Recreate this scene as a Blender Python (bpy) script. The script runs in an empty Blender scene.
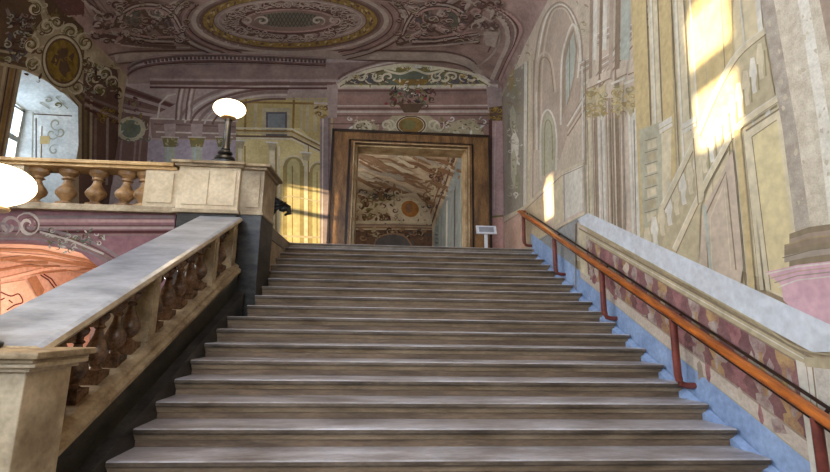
import bpy, bmesh, math, random
from mathutils import Vector, Matrix
random.seed(7)
S = bpy.context.scene
C = S.collection
PI = math.pi
# ------------------------------------------------------------------ camera
F, PIT, YAW, ROL = 455.26, 0.18826, 0.06618, -0.015493
def w_dir(x2, u2, d):
    c, s = math.cos(ROL), math.sin(ROL); x1 = c*x2+s*u2; uu = -s*x2+c*u2
    c, s = math.cos(PIT), math.sin(PIT); y1 = c*d-s*uu; z = s*d+c*uu
    c, s = math.cos(YAW), math.sin(YAW); return Vector((c*x1+s*y1, -s*x1+c*y1, z))
def ray(u, v): return w_dir((u-415)/F, (236-v)/F, 1.0)
cd = bpy.data.cameras.new('camera'); cam = bpy.data.objects.new('camera', cd); C.objects.link(cam)
cd.sensor_fit = 'HORIZONTAL'; cd.sensor_width = 36; cd.lens = F/830*36; cd.clip_start = .05
r_, u_, f_ = w_dir(1, 0, 0), w_dir(0, 1, 0), w_dir(0, 0, 1)
cam.matrix_world = Matrix(((r_.x, u_.x, -f_.x, 0), (r_.y, u_.y, -f_.y, 0), (r_.z, u_.z, -f_.z, 0), (0, 0, 0, 1)))
S.camera = cam
# ------------------------------------------------------------------ dimensions (eye height is z = 0)
XW, XL, YB = 3.12, -6.9, 11.5           # right wall, left wall, door wall
D0, Z0, RUN, RISE = 3.633, -1.003, .3263, .15
SL = RISE/RUN
ZL = Z0+17*RISE                          # landing
YT = D0+17*RUN
SX0, SX1 = -1.92, 3.06                   # stair edges
ZF = Z0-4*RISE                           # lower floor
def zs(y, h): return Z0+(y-D0)*SL+h      # height on the slope of the nosings
CX, CR, ZSP, ZRI = (XW+XL)/2, (XW-XL)/2, 6.3, .78
def ceil_z(x):
    t = min(1.0, abs((x-CX)/CR)); return ZSP+ZRI*(1-t**3)**(1/3)
# ------------------------------------------------------------------ materials
MATS = {}
def lin(c): return tuple(((v/255)/12.92 if v/255 <= .04045 else ((v/255+.055)/1.055)**2.4) for v in c)+(1,)
def mat(name, col, col2=None, rough=.75, scale=2.0, detail=6, stretch=(1, 1, 1), lo=.35, hi=.68, spec=.3, bump=0, fine=.12, metal=0):
    """procedural two-tone mottled surface, colours given as sRGB 0-255"""
    if name in MATS: return MATS[name]
    m = bpy.data.materials.new(name); m.use_nodes = True; nt = m.node_tree; N = nt.nodes; L = nt.links
    b = N['Principled BSDF']
    if col2 is None: col2 = tuple(v*.78 for v in col)
    tc = N.new('ShaderNodeTexCoord'); mp = N.new('ShaderNodeMapping'); mp.inputs['Scale'].default_value = stretch
    L.new(tc.outputs['Object'], mp.inputs['Vector'])
    n1 = N.new('ShaderNodeTexNoise'); n1.inputs['Scale'].default_value = scale; n1.inputs['Detail'].default_value = detail; n1.inputs['Roughness'].default_value = .62
    L.new(mp.outputs[0], n1.inputs['Vector'])
    cr = N.new('ShaderNodeValToRGB'); cr.color_ramp.elements[0].position = lo; cr.color_ramp.elements[1].position = hi
    cr.color_ramp.elements[0].color = lin(col2); cr.color_ramp.elements[1].color = lin(col)
    L.new(n1.outputs['Fac'], cr.inputs[0])
    n2 = N.new('ShaderNodeTexNoise'); n2.inputs['Scale'].default_value = scale*9; n2.inputs['Detail'].default_value = 3
    L.new(mp.outputs[0], n2.inputs['Vector'])
    mr = N.new('ShaderNodeMapRange'); mr.inputs[1].default_value = .3; mr.inputs[2].default_value = .7; mr.inputs[3].default_value = 1-fine; mr.inputs[4].default_value = 1+fine
    L.new(n2.outputs['Fac'], mr.inputs[0])
    vm = N.new('ShaderNodeVectorMath'); vm.operation = 'SCALE'; L.new(cr.outputs[0], vm.inputs[0]); L.new(mr.outputs[0], vm.inputs['Scale'])
    L.new(vm.outputs[0], b.inputs['Base Color'])
    b.inputs['Roughness'].default_value = rough; b.inputs['Specular IOR Level'].default_value = spec; b.inputs['Metallic'].default_value = metal
    if bump:
        bp = N.new('ShaderNodeBump'); bp.inputs['Strength'].default_value = bump; bp.inputs['Distance'].default_value = .01
        L.new(n2.outputs['Fac'], bp.inputs['Height']); L.new(bp.outputs[0], b.inputs['Normal'])
    MATS[name] = m; return m
def emit(name, col, k):
    m = bpy.data.materials.new(name); m.use_nodes = True; N = m.node_tree.nodes; b = N['Principled BSDF']
    b.inputs['Base Color'].default_value = lin(col); b.inputs['Emission Color'].default_value = lin(col); b.inputs['Emission Strength'].default_value = k
    return m
def glass(name):
    m = bpy.data.materials.new(name); m.use_nodes = True; nt = m.node_tree; N = nt.nodes
    N.remove(N['Principled BSDF']); t = N.new('ShaderNodeBsdfTransparent'); t.inputs[0].default_value = (.93, .96, 1, 1)
    g = N.new('ShaderNodeBsdfGlossy'); g.inputs['Roughness'].default_value = .05; x = N.new('ShaderNodeMixShader'); x.inputs[0].default_value = .08
    nt.links.new(t.outputs[0], x.inputs[1]); nt.links.new(g.outputs[0], x.inputs[2]); nt.links.new(x.outputs[0], N['Material Output'].inputs[0]); return m
STONE = mat('cream_marble', (198, 180, 150), (142, 124, 98), .5, 3.5, 8, bump=.15)
STONE2 = mat('worn_beige_marble', (176, 156, 124), (112, 92, 66), .5, 5, 8, bump=.2)
PANEL = mat('pale_panel_marble', (222, 204, 172), (186, 164, 130), .45, 2.5, 8)
CAPST = mat('blue_grey_marble', (176, 180, 188), (124, 128, 136), .28, 2.2, 8, stretch=(1, 2.5, 1), spec=.5, fine=.06)
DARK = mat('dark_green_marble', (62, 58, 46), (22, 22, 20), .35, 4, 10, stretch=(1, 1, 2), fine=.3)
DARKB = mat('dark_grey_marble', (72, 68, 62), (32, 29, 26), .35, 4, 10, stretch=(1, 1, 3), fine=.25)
TREAD = mat('grey_tread_stone', (206, 204, 210), (142, 134, 130), .38, 3.2, 10, stretch=(.5, 1.5, 1), spec=.45, bump=.15)
RISER = mat('brown_riser_stone', (134, 112, 90), (82, 66, 52), .55, 4, 10, stretch=(.35, 1, 2.5), bump=.3, fine=.2)
NOSE = mat('worn_shaded_nosing_stone', (116, 102, 86), (66, 55, 44), .5, 5, 10, stretch=(.4, 1, 1), fine=.2)  # same worn stone, darkened for the weaker light on upright faces
FILLET = mat('light_fillet_stone', (158, 138, 112), (112, 94, 72), .5, 5, 8, stretch=(.4, 1, 1))
BROWNM = mat('brown_veined_marble', (122, 90, 64), (50, 34, 24), .25, 7, 10, spec=.5, fine=.3)
DOORM = mat('golden_brown_marble', (146, 108, 66), (84, 58, 34), .4, 2.2, 10, stretch=(2.5, 1, .6), fine=.25)
DOORD = mat('dark_brown_marble', (62, 42, 28), (30, 20, 14), .4, 3, 8)
DOORL = mat('pale_gilded_moulding', (206, 180, 138), (150, 118, 76), .45, 3, 6)
BLACK = mat('black_bronze', (34, 32, 30), (14, 13, 12), .35, 8, 4, spec=.6)
WOOD = mat('polished_orange_wood', (196, 112, 44), (128, 62, 20), .3, 5, 8, stretch=(6, .6, 1), spec=.6, fine=.15)
WOODD = mat('dark_rail_underside', (58, 34, 20), (30, 18, 12), .4, 5, 6)
POSTM = mat('red_brown_painted_iron', (132, 66, 52), (96, 46, 38), .45, 4, 5)
WHITE = mat('white_enamel', (225, 226, 230), (205, 206, 212), .4, 3)
GREYT = mat('grey_print', (150, 152, 160), (130, 132, 140), .6, 3)
LEDW = mat('window_paint', (214, 216, 210), (180, 186, 184), .6, 2)
SHUT = mat('white_plaster', (206, 202, 190), (180, 174, 160), .8, 2)
PLAIN = mat('warm_plaster', (196, 180, 150), (150, 130, 104), .85, 1.5)
FLOORM = mat('grey_stone_floor', (140, 130, 118), (100, 92, 82), .5, 2)
# ------------------------------------------------------------------ mesh helpers
def link(name, bm, mats, parent=None, smooth=False):
    me = bpy.data.meshes.new(name); bmesh.ops.recalc_face_normals(bm, faces=bm.faces[:]) ; bm.to_mesh(me); bm.free()
    for m in (mats if isinstance(mats, (list, tuple)) else [mats]): me.materials.append(m)
    if smooth:
        for p in me.polygons: p.use_smooth = True
        me.set_sharp_from_angle(angle=math.radians(38))
    o = bpy.data.objects.new(name, me); C.objects.link(o)
    if parent: o.parent = parent; o.matrix_parent_inverse = Matrix.Translation(-parent.location) if parent.location.length else Matrix()
    return o
def thing(name, label, cat, loc=(0, 0, 0), group=None):
    o = bpy.data.objects.new(name, None); C.objects.link(o); o.location = loc; o.empty_display_size = .1
    o['label'] = label; o['category'] = cat
    if group: o['group'] = group
    return o
def tag(o, label=None, cat=None, group=None, kind=None):
    if label: o['label'] = label
    if cat: o['category'] = cat
    if group: o['group'] = group
    if kind: o['kind'] = kind
    return o
def box(bm, x0, x1, y0, y1, z0, z1, mi=0, bev=0):
    vs = [bm.verts.new(p) for p in ((x0, y0, z0), (x1, y0, z0), (x1, y1, z0), (x0, y1, z0), (x0, y0, z1), (x1, y0, z1), (x1, y1, z1), (x0, y1, z1))]
    fs = [bm.faces.new([vs[i] for i in q]) for q in ((0, 3, 2, 1), (4, 5, 6, 7), (0, 1, 5, 4), (1, 2, 6, 5), (2, 3, 7, 6), (3, 0, 4, 7))]
    for f in fs: f.material_index = mi
    if bev:
        es = list({e for f in fs for e in f.edges}); bmesh.ops.bevel(bm, geom=es, offset=bev, segments=2, affect='EDGES', profile=.6)
def prism_x(bm, pts, x0, x1, mi=0):
    """pts are (y,z) corners swept along x"""
    a = [bm.verts.new((x0, y, z)) for y, z in pts]; b = [bm.verts.new((x1, y, z)) for y, z in pts]; n = len(pts)
    for i in range(n):
        f = bm.faces.new((a[i], a[(i+1) % n], b[(i+1) % n], b[i])); f.material_index = mi
    for q in (a, b[::-1]):
        f = bm.faces.new(q); f.material_index = mi
def slope_run(bm, prof, y0, y1, mi=0):
    """profile (x, h) carried along the slope of the stairs"""
    a = [bm.verts.new((x, y0, zs(y0, h))) for x, h in prof]; b = [bm.verts.new((x, y1, zs(y1, h))) for x, h in prof]; n = len(prof)
    for i in range(n):
        f = bm.faces.new((a[i], a[(i+1) % n], b[(i+1) % n], b[i])); f.material_index = mi
    bm.faces.new(a[::-1]).material_index = mi; bm.faces.new(b).material_index = mi
def lathe(bm, prof, c=(0, 0, 0), sx=1, sy=1, seg=20, mi=0):
    rings = []
    for r, z in prof:
        rings.append([bm.verts.new((c[0]+r*sx*math.cos(2*PI*k/seg), c[1]+r*sy*math.sin(2*PI*k/seg), c[2]+z)) for k in range(seg)])
    for a, b in zip(rings, rings[1:]):
        for k in range(seg): bm.faces.new((a[k], a[(k+1) % seg], b[(k+1) % seg], b[k])).material_index = mi
    bm.faces.new(rings[0][::-1]).material_index = mi; bm.faces.new(rings[-1]).material_index = mi
def tube(bm, pts, r, seg=10, mi=0, sx=1):
    pts = [Vector(p) for p in pts]; rings = []
    for i, p in enumerate(pts):
        t = (pts[min(i+1, len(pts)-1)]-pts[max(i-1, 0)]).normalized()
        a = t.cross(Vector((0, 0, 1)) if abs(t.z) < .9 else Vector((0, 1, 0))).normalized(); b = a.cross(t)
        rr = r[i] if isinstance(r, (list, tuple)) else r
        ring = []
        for k in range(seg):
            o = a*math.cos(2*PI*k/seg)*rr+b*math.sin(2*PI*k/seg)*rr; o.x *= sx
            ring.append(bm.verts.new(p+o))
        rings.append(ring)
    for a, b in zip(rings, rings[1:]):
        for k in range(seg): bm.faces.new((a[k], a[(k+1) % seg], b[(k+1) % seg], b[k])).material_index = mi
    bm.faces.new(rings[0][::-1]).material_index = mi; bm.faces.new(rings[-1]).material_index = mi
# ------------------------------------------------------------------ fresco painter
WASHED = {}
def washed(m, col, k):
    """the same paint blended towards one tone"""
    key = (m.name, col, k)
    if key not in WASHED:
        c = m.copy(); cr = [n for n in c.node_tree.nodes if n.type == 'VALTORGB'][0]; t = lin(col)
        for e in cr.color_ramp.elements: e.color = [e.color[q]*(1-k)+t[q]*k for q in range(3)]+[1]
        WASHED[key] = c
    return WASHED[key]
def smooth(pts):
    out = []; n = len(pts)
    for i in range(n-1):
        p0, p1, p2, p3 = pts[max(0, i-1)], pts[i], pts[i+1], pts[min(n-1, i+2)]
        for k in range(5):
            t = k/5; out.append(tuple(.5*(2*p1[q]+(p2[q]-p0[q])*t+(2*p0[q]-5*p1[q]+4*p2[q]-p3[q])*t*t+(3*p1[q]-p0[q]-3*p2[q]+p3[q])*t**3) for q in (0, 1)))
    return out+[tuple(pts[-1])]
class Fresco:
    """flat painted shapes laid on a wall or vault; corners are traced as view rays that land on that surface"""
    def __init__(s, surf, wash=None, curved=False):
        s.surf = surf; s.bm = bmesh.new(); s.mats = []; s.k = 0; s.wash = wash; s.keep = (); s.curved = curved; s.off = .012 if curved else .003
    def mi(s, m):
        if s.wash and m not in s.keep: m = washed(m, *s.wash)
        if m not in s.mats: s.mats.append(m)
        return s.mats.index(m)
    def P(s, u, v):
        p, n = s.surf(u, v); return p+n*(s.off+s.k*4e-5)
    def poly(s, pts, m):
        s.k += 1; i = s.mi(m)
        if not s.curved:
            try: s.bm.faces.new([s.bm.verts.new(s.P(u, v)) for u, v in pts]).material_index = i
            except ValueError: pass
            return
        t = bmesh.new(); t.faces.new([t.verts.new((u, v, 0)) for u, v in pts]); bmesh.ops.triangulate(t, faces=t.faces[:])
        for _ in range(7):
            es = [e for e in t.edges if e.calc_length() > 7]
            if not es: break
            bmesh.ops.subdivide_edges(t, edges=es, cuts=1, use_grid_fill=False); bmesh.ops.triangulate(t, faces=t.faces[:])
        mp = {v: s.bm.verts.new(s.P(v.co.x, v.co.y)) for v in t.verts}
        for f in t.faces:
            try: s.bm.faces.new([mp[v] for v in f.verts]).material_index = i
            except ValueError: pass
        t.free()
    def strip(s, A, B, m):
        s.k += 1; i = s.mi(m)
        a = [s.bm.verts.new(s.P(*p)) for p in A]; b = [s.bm.verts.new(s.P(*p)) for p in B]
        for j in range(len(a)-1):
            s.bm.faces.new((a[j], a[j+1], b[j+1], b[j])).material_index = i
    def line(s, pts, w, m, taper=False, step=12):
        """stroke of width w (pixels); smooth subdivided"""
        if 5 <= len(pts) <= 12: pts = smooth(pts)
        if s.curved and step < 900: step = min(step, 5)
        q = []
        for a, b in zip(pts, pts[1:]):
            n = max(1, int(math.hypot(b[0]-a[0], b[1]-a[1])/step))
            for j in range(n): q.append((a[0]+(b[0]-a[0])*j/n, a[1]+(b[1]-a[1])*j/n))
        q.append(pts[-1]); A = []; B = []; N = len(q)
        for j, p in enumerate(q):
            a = q[max(0, j-1)]; b = q[min(N-1, j+1)]; dx, dy = b[0]-a[0], b[1]-a[1]; L = math.hypot(dx, dy) or 1
            ww = w/2*((math.sin(PI*(j+.35)/(N+.0))*.85+.15) if taper else 1)
            A.append((p[0]-dy/L*ww, p[1]+dx/L*ww)); B.append((p[0]+dy/L*ww, p[1]-dx/L*ww))
        s.strip(A, B, m)
    def ell(s, cx, cy, rx, ry, m, n=28, a0=0, rot=0):
        c, q = math.cos(rot), math.sin(rot)
        s.poly([(cx+rx*math.cos(2*PI*k/n)*c-ry*math.sin(2*PI*k/n)*q, cy+rx*math.cos(2*PI*k/n)*q+ry*math.sin(2*PI*k/n)*c) for k in range(n)], m)
    def ring(s, cx, cy, rx, ry, w, m, a0=0, a1=2*PI, n=40, rot=0):
        c, q = math.cos(rot), math.sin(rot)
        pts = []
        for k in range(n+1):
            a = a0+(a1-a0)*k/n; x, y = rx*math.cos(a), ry*math.sin(a); pts.append((cx+x*c-y*q, cy+x*q+y*c))
        s.line(pts, w, m, step=999)
    def scroll(s, cx, cy, r, w, m, turn=1.4, a0=0, flip=1, sq=1.0, tail=0):
        pts = []; n = int(14*turn)
        for k in range(n+1):
            t = k/n; a = a0+flip*t*turn*2*PI; rr = r*(1-t)**.8+r*.1
            pts.append((cx+rr*math.cos(a), cy+rr*math.sin(a)*sq))
        if tail:
            a = a0-flip*PI/2; pts = [(pts[0][0]+math.cos(a)*tail, pts[0][1]+math.sin(a)*tail*sq)]+pts
        s.line(pts, w, m, True, 999)
    def leaf(s, x, y, L, w, ang, m):
        c, q = math.cos(ang), math.sin(ang); sh = [(0, 0), (.25, .5), (.6, .42), (1, 0), (.6, -.42), (.25, -.5)]
        s.poly([(x+L*a*c-w*b*q, y+L*a*q+w*b*c) for a, b in sh], m)
    def foliage(s, x0, y0, x1, y1, n, ms, r=(2, 4)):
        for _ in range(n):
            x, y = random.uniform(x0, x1), random.uniform(y0, y1); rr = random.uniform(*r)
            if random.random() < .5: s.scroll(x, y, rr, rr*.42, random.choice(ms), random.uniform(.6, 1.3), random.uniform(0, 6.28), random.choice((-1, 1)), .8)
            else: s.leaf(x, y, rr*2, rr*.8, random.uniform(0, 6.28), random.choice(ms))
    def quads(s, q, m): s.poly(q, m)
    def done(s, name, base_bm, base_mat, parent=None):
        """merge the paint layers with the wall body into one object"""
        me = bpy.data.meshes.new('paint'); s.bm.to_mesh(me); s.bm.free()
        bmesh.ops.recalc_face_normals(base_bm, faces=base_bm.faces[:]); n0 = len(base_bm.faces)
        base_bm.from_mesh(me); base_bm.faces.ensure_lookup_table()
        for f in base_bm.faces[n0:]: f.material_index += len(base_mat)
        bpy.data.meshes.remove(me)
        me = bpy.data.meshes.new(name); base_bm.to_mesh(me); base_bm.free()
        for m in base_mat+s.mats: me.materials.append(m)
        o = bpy.data.objects.new(name, me); C.objects.link(o)
        if parent: o.parent = parent
        return o
def plane_surf(axis, val, nrm):
    n = Vector(nrm)
    def f(u, v):
        r = ray(u, v); t = val/r[axis]; return r*t, n
    return f
def march_surf(Fn, grad, t0, t1, dt=.05):
    def f(u, v):
        r = ray(u, v); t = t0; a = Fn(r*t)
        while t < t1:
            b = Fn(r*(t+dt))
            if (a < 0) != (b < 0):
                lo, hi = t, t+dt
                for _ in range(24):
                    m = (lo+hi)/2
                    if (Fn(r*m) < 0) == (a < 0): lo = m
                    else: hi = m
                p = r*lo; return p, grad(p)
            a = b; t += dt
        p = r*t1; return p, grad(p)
    return f
# paint colours
def fm(n, c, c2=None, sc=1.6): return mat('fresco_'+n, c, c2 or tuple(v*.82 for v in c), .85, sc, 10, spec=.15, fine=.12)
MAUVE = fm('mauve', (170, 150, 142)); MAUVED = fm('dusky_mauve', (138, 114, 106)); MAUVEL = fm('pale_mauve', (200, 184, 170))
PLUM = fm('plum', (108, 80, 72)); WINE = fm('wine_brown', (84, 48, 44)); ROSE = fm('rose', (188, 152, 144))
CREAM = fm('cream', (214, 202, 172)); CREAMD = fm('dull_cream', (178, 164, 132)); CHALK = fm('chalk_white', (222, 220, 212))
OCHRE = fm('ochre', (194, 172, 120), (168, 146, 98)); OCHRED = fm('deep_ochre', (146, 116, 54), (110, 84, 36)); GOLD = fm('gold', (168, 138, 56), (112, 88, 28), 9)
OLIVE = fm('olive', (120, 112, 66)); GREEN = fm('grey_green', (98, 106, 88)); TEAL = fm('pale_teal', (168, 182, 178)); SLATE = fm('slate', (84, 84, 88))
SAGE = fm('sage_grey', (172, 172, 152)); UMBER = fm('umber', (92, 70, 50)); BLUE = fm('blue_distemper', (158, 180, 212), (126, 148, 184), 2.5)
LBLUE = fm('pale_blue_plaster', (206, 218, 234), (190, 200, 214)); STEEL = fm('steel_blue', (126, 138, 152), (104, 114, 128)); PINK = fm('pink', (206, 158, 182), (190, 140, 164))
VIOLET = fm('violet_grey', (142, 126, 124)); BLACKP = fm('dark_line', (52, 40, 36))
# ================================================================== RIGHT WALL
R = Fresco(plane_surf(0, XW, (-1, 0, 0)), ((212, 198, 166), .27))  # wash pales the paint for weathering and an imitated bright haze
P_, L_ = R.poly, R.line
P_([(640, -60), (900, -60), (900, 330), (590, 214), (600, 120)], fm('yellow_plaster', (206, 192, 156), (184, 170, 140), 1.2))
P_([(503, 95), (545, 0), (575, -60), (645, -60), (642, 60), (634, 140), (640, 238), (590, 214), (583, 262), (533, 249), (515, 262), (503, 262)], MAUVEL)
P_([(503, 95), (512, 72), (530, 60), (526, 206), (503, 224)], fm('figure_ground', (120, 112, 112)))
# figures of the far bay
for (x, y, w, h, m) in ((511, 80, 7, 26, OCHRED), (516, 92, 5, 22, GREEN), (513, 120, 6, 30, SAGE), (515, 150, 8, 40, CHALK), (514, 168, 6, 40, SAGE), (518, 185, 5, 26, GREEN), (509, 140, 3, 50, SLATE)):
    P_([(x-w/2, y-h*.3), (x, y-h/2), (x+w/2, y-h*.25), (x+w*.4, y+h*.3), (x, y+h/2), (x-w*.45, y+h*.2)], m)
R.foliage(506, 66, 522, 110, 26, [OCHRED, GREEN, SAGE, PLUM], (1.5, 3.5))
R.foliage(508, 110, 522, 205, 40, [SAGE, CHALK, SLATE, GREEN, MAUVE], (1.2, 3))
L_([(503, 96), (502.5, 240)], 1.6, PLUM); L_([(526, 62), (525, 206)], 3, CHALK); L_([(530, 52), (529, 204)], 2.4, CREAM); L_([(534, 60), (533, 200)], 1, MAUVED)
# arches of the mauve loggia
def arc(cx, cy, rx, ry, a0, a1, w, m): R.ring(cx, cy, rx, ry, w, m, math.radians(a0), math.radians(a1), 22)
P_([(538, 128), (537, 60), (541, 30), (550, 8), (560, 2), (572, 8), (580, 28), (583, 60), (580, 100), (560, 160)], MAUVE)
for k, m in ((0, MAUVED), (3, CHALK), (5.5, MAUVED), (8, MAUVEL)):
    L_([(534+k, 150), (534+k, 80), (538+k, 40), (546+k*.8, 14), (560, 2+k*.8), (573-k*.7, 12), (581-k*.6, 34), (583-k*.6, 62)], 1.6, m)
P_([(562, 118), (563, 60), (568, 38), (574, 27), (578, 48), (576, 74), (570, 100)], MAUVED)
P_([(566, 108), (566, 62), (570, 42), (574, 32), (576, 50), (574, 76), (570, 94)], TEAL)
L_([(561, 125), (562, 62), (567, 38), (574, 24), (580, 48), (578, 78)], 1.8, CHALK); L_([(570, 40), (570, 96)], .8, SLATE)
P_([(542, 176), (542, 128), (547, 112), (553, 118), (556, 140), (555, 170)], SAGE)
L_([(541, 180), (541, 126), (547, 110), (554, 118), (557, 140), (556, 170)], 1.8, CHALK); L_([(545, 176), (545, 130), (548, 120), (552, 128), (553, 160)], 1, OLIVE)
L_([(537, 92), (538, 64), (542, 54), (547, 53), (552, 62), (556, 92)], 2, MAUVEL); L_([(539, 92), (540, 66), (543, 58), (547, 58), (551, 66), (554, 92)], 1, PLUM)
R.foliage(578, 2, 592, 34, 16, [OLIVE, SAGE, MAUVED], (1.5, 3)); R.foliage(506, 22, 536, 60, 14, [PLUM, MAUVEL, ROSE], (1.5, 3))
# sloping entablature bands
for k, m in ((0, MAUVED), (4, CHALK), (8, MAUVE), (12, MAUVED), (16, MAUVEL), (20, PLUM)):
    L_([(650, 4+k*1.1), (618, 44+k), (590, 86+k*.8), (568, 124+k*.6)], 2.0 if m in (CHALK, MAUVEL) else 1.4, m)
for x, y in ((640, 14), (629, 26), (606, 56), (604, 30), (586, 60)):
    P_([(x-6, y+3), (x+7, y-5), (x+6, y+8), (x-5, y+16)], MAUVE)
    for j in range(4): L_([(x-6, y+4+j*3.3), (x+7, y-4+j*3.3)], 1, (CHALK, MAUVED)[j % 2])
for x0, x1, y0, y1, m in ((590, 593, 0, 110, MAUVED), (600, 603, 0, 90, PLUM), (594, 598, 0, 60, CHALK), (610, 614, 0, 80, MAUVE), (616, 621, 0, 86, PLUM), (622, 631, 0, 60, TEAL), (604, 608, 0, 50, CHALK)):
    P_([(x0+1, y0-40), (x1+1, y0-40), (x1-1, y1), (x0-1, y1)], m)
# paired columns
def col(xt0, xt1, yt, xb0, xb1, yb, m):
    P_([(xt0, yt), (xt1, yt), (xb1, yb), (xb0, yb)], m)
for xt, xb, w, m in ((586, 588, 5, CREAM), (592, 595, 5, MAUVED), (598, 600, 7, CHALK), (606, 609, 5, MAUVED), (612, 615, 7, PLUM), (620, 622, 4, MAUVED), (628, 633, 8, CHALK), (637, 641, 4, SAGE)):
    yb = 213+(xb+w-590)*.46; col(xt, xt+w, 98, xb, xb+w, yb+3, m)
    L_([(xt+w*.35, 100), (xb+w*.35, yb)], 1.2, MAUVEL if m != MAUVEL else CHALK)
for x in (590, 600, 618, 631):
    R.poly([(x-5, 90), (x+7, 84), (x+5, 108), (x+1, 118), (x-3, 110)], CREAMD); R.foliage(x-4, 86, x+6, 116, 26, [GOLD, OCHRE, OCHRED, OLIVE], (2, 4)); L_([(x-6, 84), (x+8, 78)], 2.2, CHALK)
L_([(634, 30), (640, 130), (643, 238)], 2.5, CREAM)
for x in (588, 595, 602, 611, 617, 624, 635): L_([(x, 120), (x+2.4, 215+(x-588)*.46)], .8, UMBER if x % 2 else VIOLET)
for x, y in ((593, 80), (606, 74), (622, 70), (634, 66)): P_([(x-5, y), (x+6, y-5), (x+5, y+4), (x-4, y+9)], MAUVEL); L_([(x-5, y+9), (x+6, y+4)], 1.2, PLUM)
L_([(583, 66), (584, 160)], 1.6, CHALK); L_([(586, 60), (587, 165)], 1.0, PLUM)
# yellow facade
def strip(xt, xb, wt, wb, m, y0=-50, y1=235):
    P_([(xt-(0-y0)*0-(xb-xt)/235*(-y0), y0), (xt+wt-(xb-xt)/235*(-y0), y0), (xb+wb, y1), (xb, y1)], m)
strip(632, 642, 16, 14, OCHRE); strip(649, 657, 9, 10, CREAM); strip(659, 668, 13, 12, OCHRE)
strip(673, 684, 11, 10, CREAM, y1=170); strip(686, 703, 50, 34, OCHRE, y1=150)
for a, b in ((647, 655), (658.5, 667.5), (672, 683), (684.5, 697), (703, 716), (722, 735), (653, 661.5), (678, 688.5)): strip(a, b, 1, 1, CREAMD if a in (653, 678, 703) else UMBER, y1=225)
for a, b in ((651, 659), (675.5, 686.5), (690, 704), (740, 762)): strip(a, b, 1.6, 1.6, CHALK, y1=200)
strip(757, 778, 5, 5, CHALK)
P_([(640, 130), (662, 122), (666, 212), (652, 240), (645, 238)], SAGE)
for j in range(7):
    P_([(648, 142+j*12), (657, 139+j*12), (658, 147+j*12), (649, 150+j*12)], (CREAM, CREAMD)[j % 2]); L_([(646, 141+j*12), (659, 137+j*12)], .8, UMBER)
for x in (664, 688):
    P_([(x-4, 124), (x+9, 116), (x+10, 126), (x-3, 134)], CHALK); L_([(x-4, 130), (x+10, 122)], 1, CREAMD)
    P_([(x-1, 134), (x+9, 128), (x+8, 190), (x, 200)], CREAM)
# painted staircase with balusters
P_([(765, 30), (739, 53), (715, 92), (691, 147), (665, 203), (640, 238), (700, 272), (703, 192), (737, 125), (777, 97)], CREAMD)
def rail(pts, w, dark=True):
    L_(pts, w, CREAM); 
    if dark: L_([(x+w*.3, y+w*.5) for x, y in pts], 1.1, UMBER); L_([(x-w*.25, y-w*.35) for x, y in pts], .9, CHALK)
for k in range(17):
    t = k/16; x = 761+(648-761)*t; y = 44+(228-44)*t**.92; h = 40-8*t
    P_([(x-1.6, y), (x+2.2, y-1), (x+5, y+h*.35), (x+3.5, y+h*.62), (x+5, y+h*.85), (x+1, y+h*.9), (x-2, y+h*.6), (x-3, y+h*.35)], CHALK if k % 2 else CREAM)
    L_([(x+5.4, y+6), (x+7, y+h*.8)], 1.6, OLIVE if k < 9 else CREAMD)
rail([(768, 30), (739, 55), (717, 94), (694, 146), (664, 207)], 6); rail([(780, 98), (741, 126), (722, 156), (703, 192), (676, 250)], 6)
P_([(694, 140), (702, 136), (706, 200), (699, 204)], CREAM); L_([(695, 138), (700, 204)], 1, UMBER)
P_([(706, 206), (722, 178), (734, 150), (746, 262), (742, 286), (700, 268)], fm('pinkish_plaster', (196, 176, 160)))
L_([(710, 270), (708, 214), (728, 172), (738, 270)], 1.4, UMBER); L_([(714, 272), (712, 218), (726, 184), (733, 270)], 1, CREAM); L_([(706, 205), (713, 272)], 3, TEAL)
for a, b, m, w in ((733, 748, UMBER, 1.2), (736, 751, CHALK, 2), (739, 754, OCHRE, 7), (745, 762, UMBER, 1), (747, 764, CREAM, 4), (751, 769, SAGE, 2)):
    L_([(a, 130), (b, 290)], w, m)
P_([(748, 132), (782, 110), (801, 250), (790, 300), (768, 290)], CREAM); P_([(754, 137), (779, 120), (796, 245), (788, 296), (774, 291)], fm('faded_yellow', (208, 194, 146), (194, 178, 134)))
L_([(748, 131), (783, 108)], 1.8, UMBER); L_([(745, 126), (782, 102)], 1.6, CREAMD); L_([(754, 137), (773, 290)], 1, UMBER); L_([(754, 137), (779, 120)], 1, UMBER)
# the great painted column
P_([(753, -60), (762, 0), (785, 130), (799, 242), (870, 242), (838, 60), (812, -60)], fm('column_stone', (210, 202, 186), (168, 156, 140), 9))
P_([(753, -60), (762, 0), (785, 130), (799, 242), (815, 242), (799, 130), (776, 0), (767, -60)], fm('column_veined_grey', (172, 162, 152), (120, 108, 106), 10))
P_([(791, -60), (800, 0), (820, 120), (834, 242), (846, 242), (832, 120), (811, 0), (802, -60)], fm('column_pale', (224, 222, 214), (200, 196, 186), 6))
P_([(812, -60), (822, 0), (836, 70), (900, 70), (900, -60)], MAUVED)
COLV = [fm('vein_brown', (150, 134, 112)), fm('vein_grey', (140, 130, 136)), CREAMD]
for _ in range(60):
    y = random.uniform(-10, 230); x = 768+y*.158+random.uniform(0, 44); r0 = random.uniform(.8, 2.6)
    R.poly([(x+r0*random.uniform(.4, 1.3)*math.cos(a), y+r0*random.uniform(.6, 2)*math.sin(a)) for a in (0, .9, 1.8, 2.7, 3.6, 4.5, 5.4)], washed(COLV[_ % 3], (200, 190, 172), .6))
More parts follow.
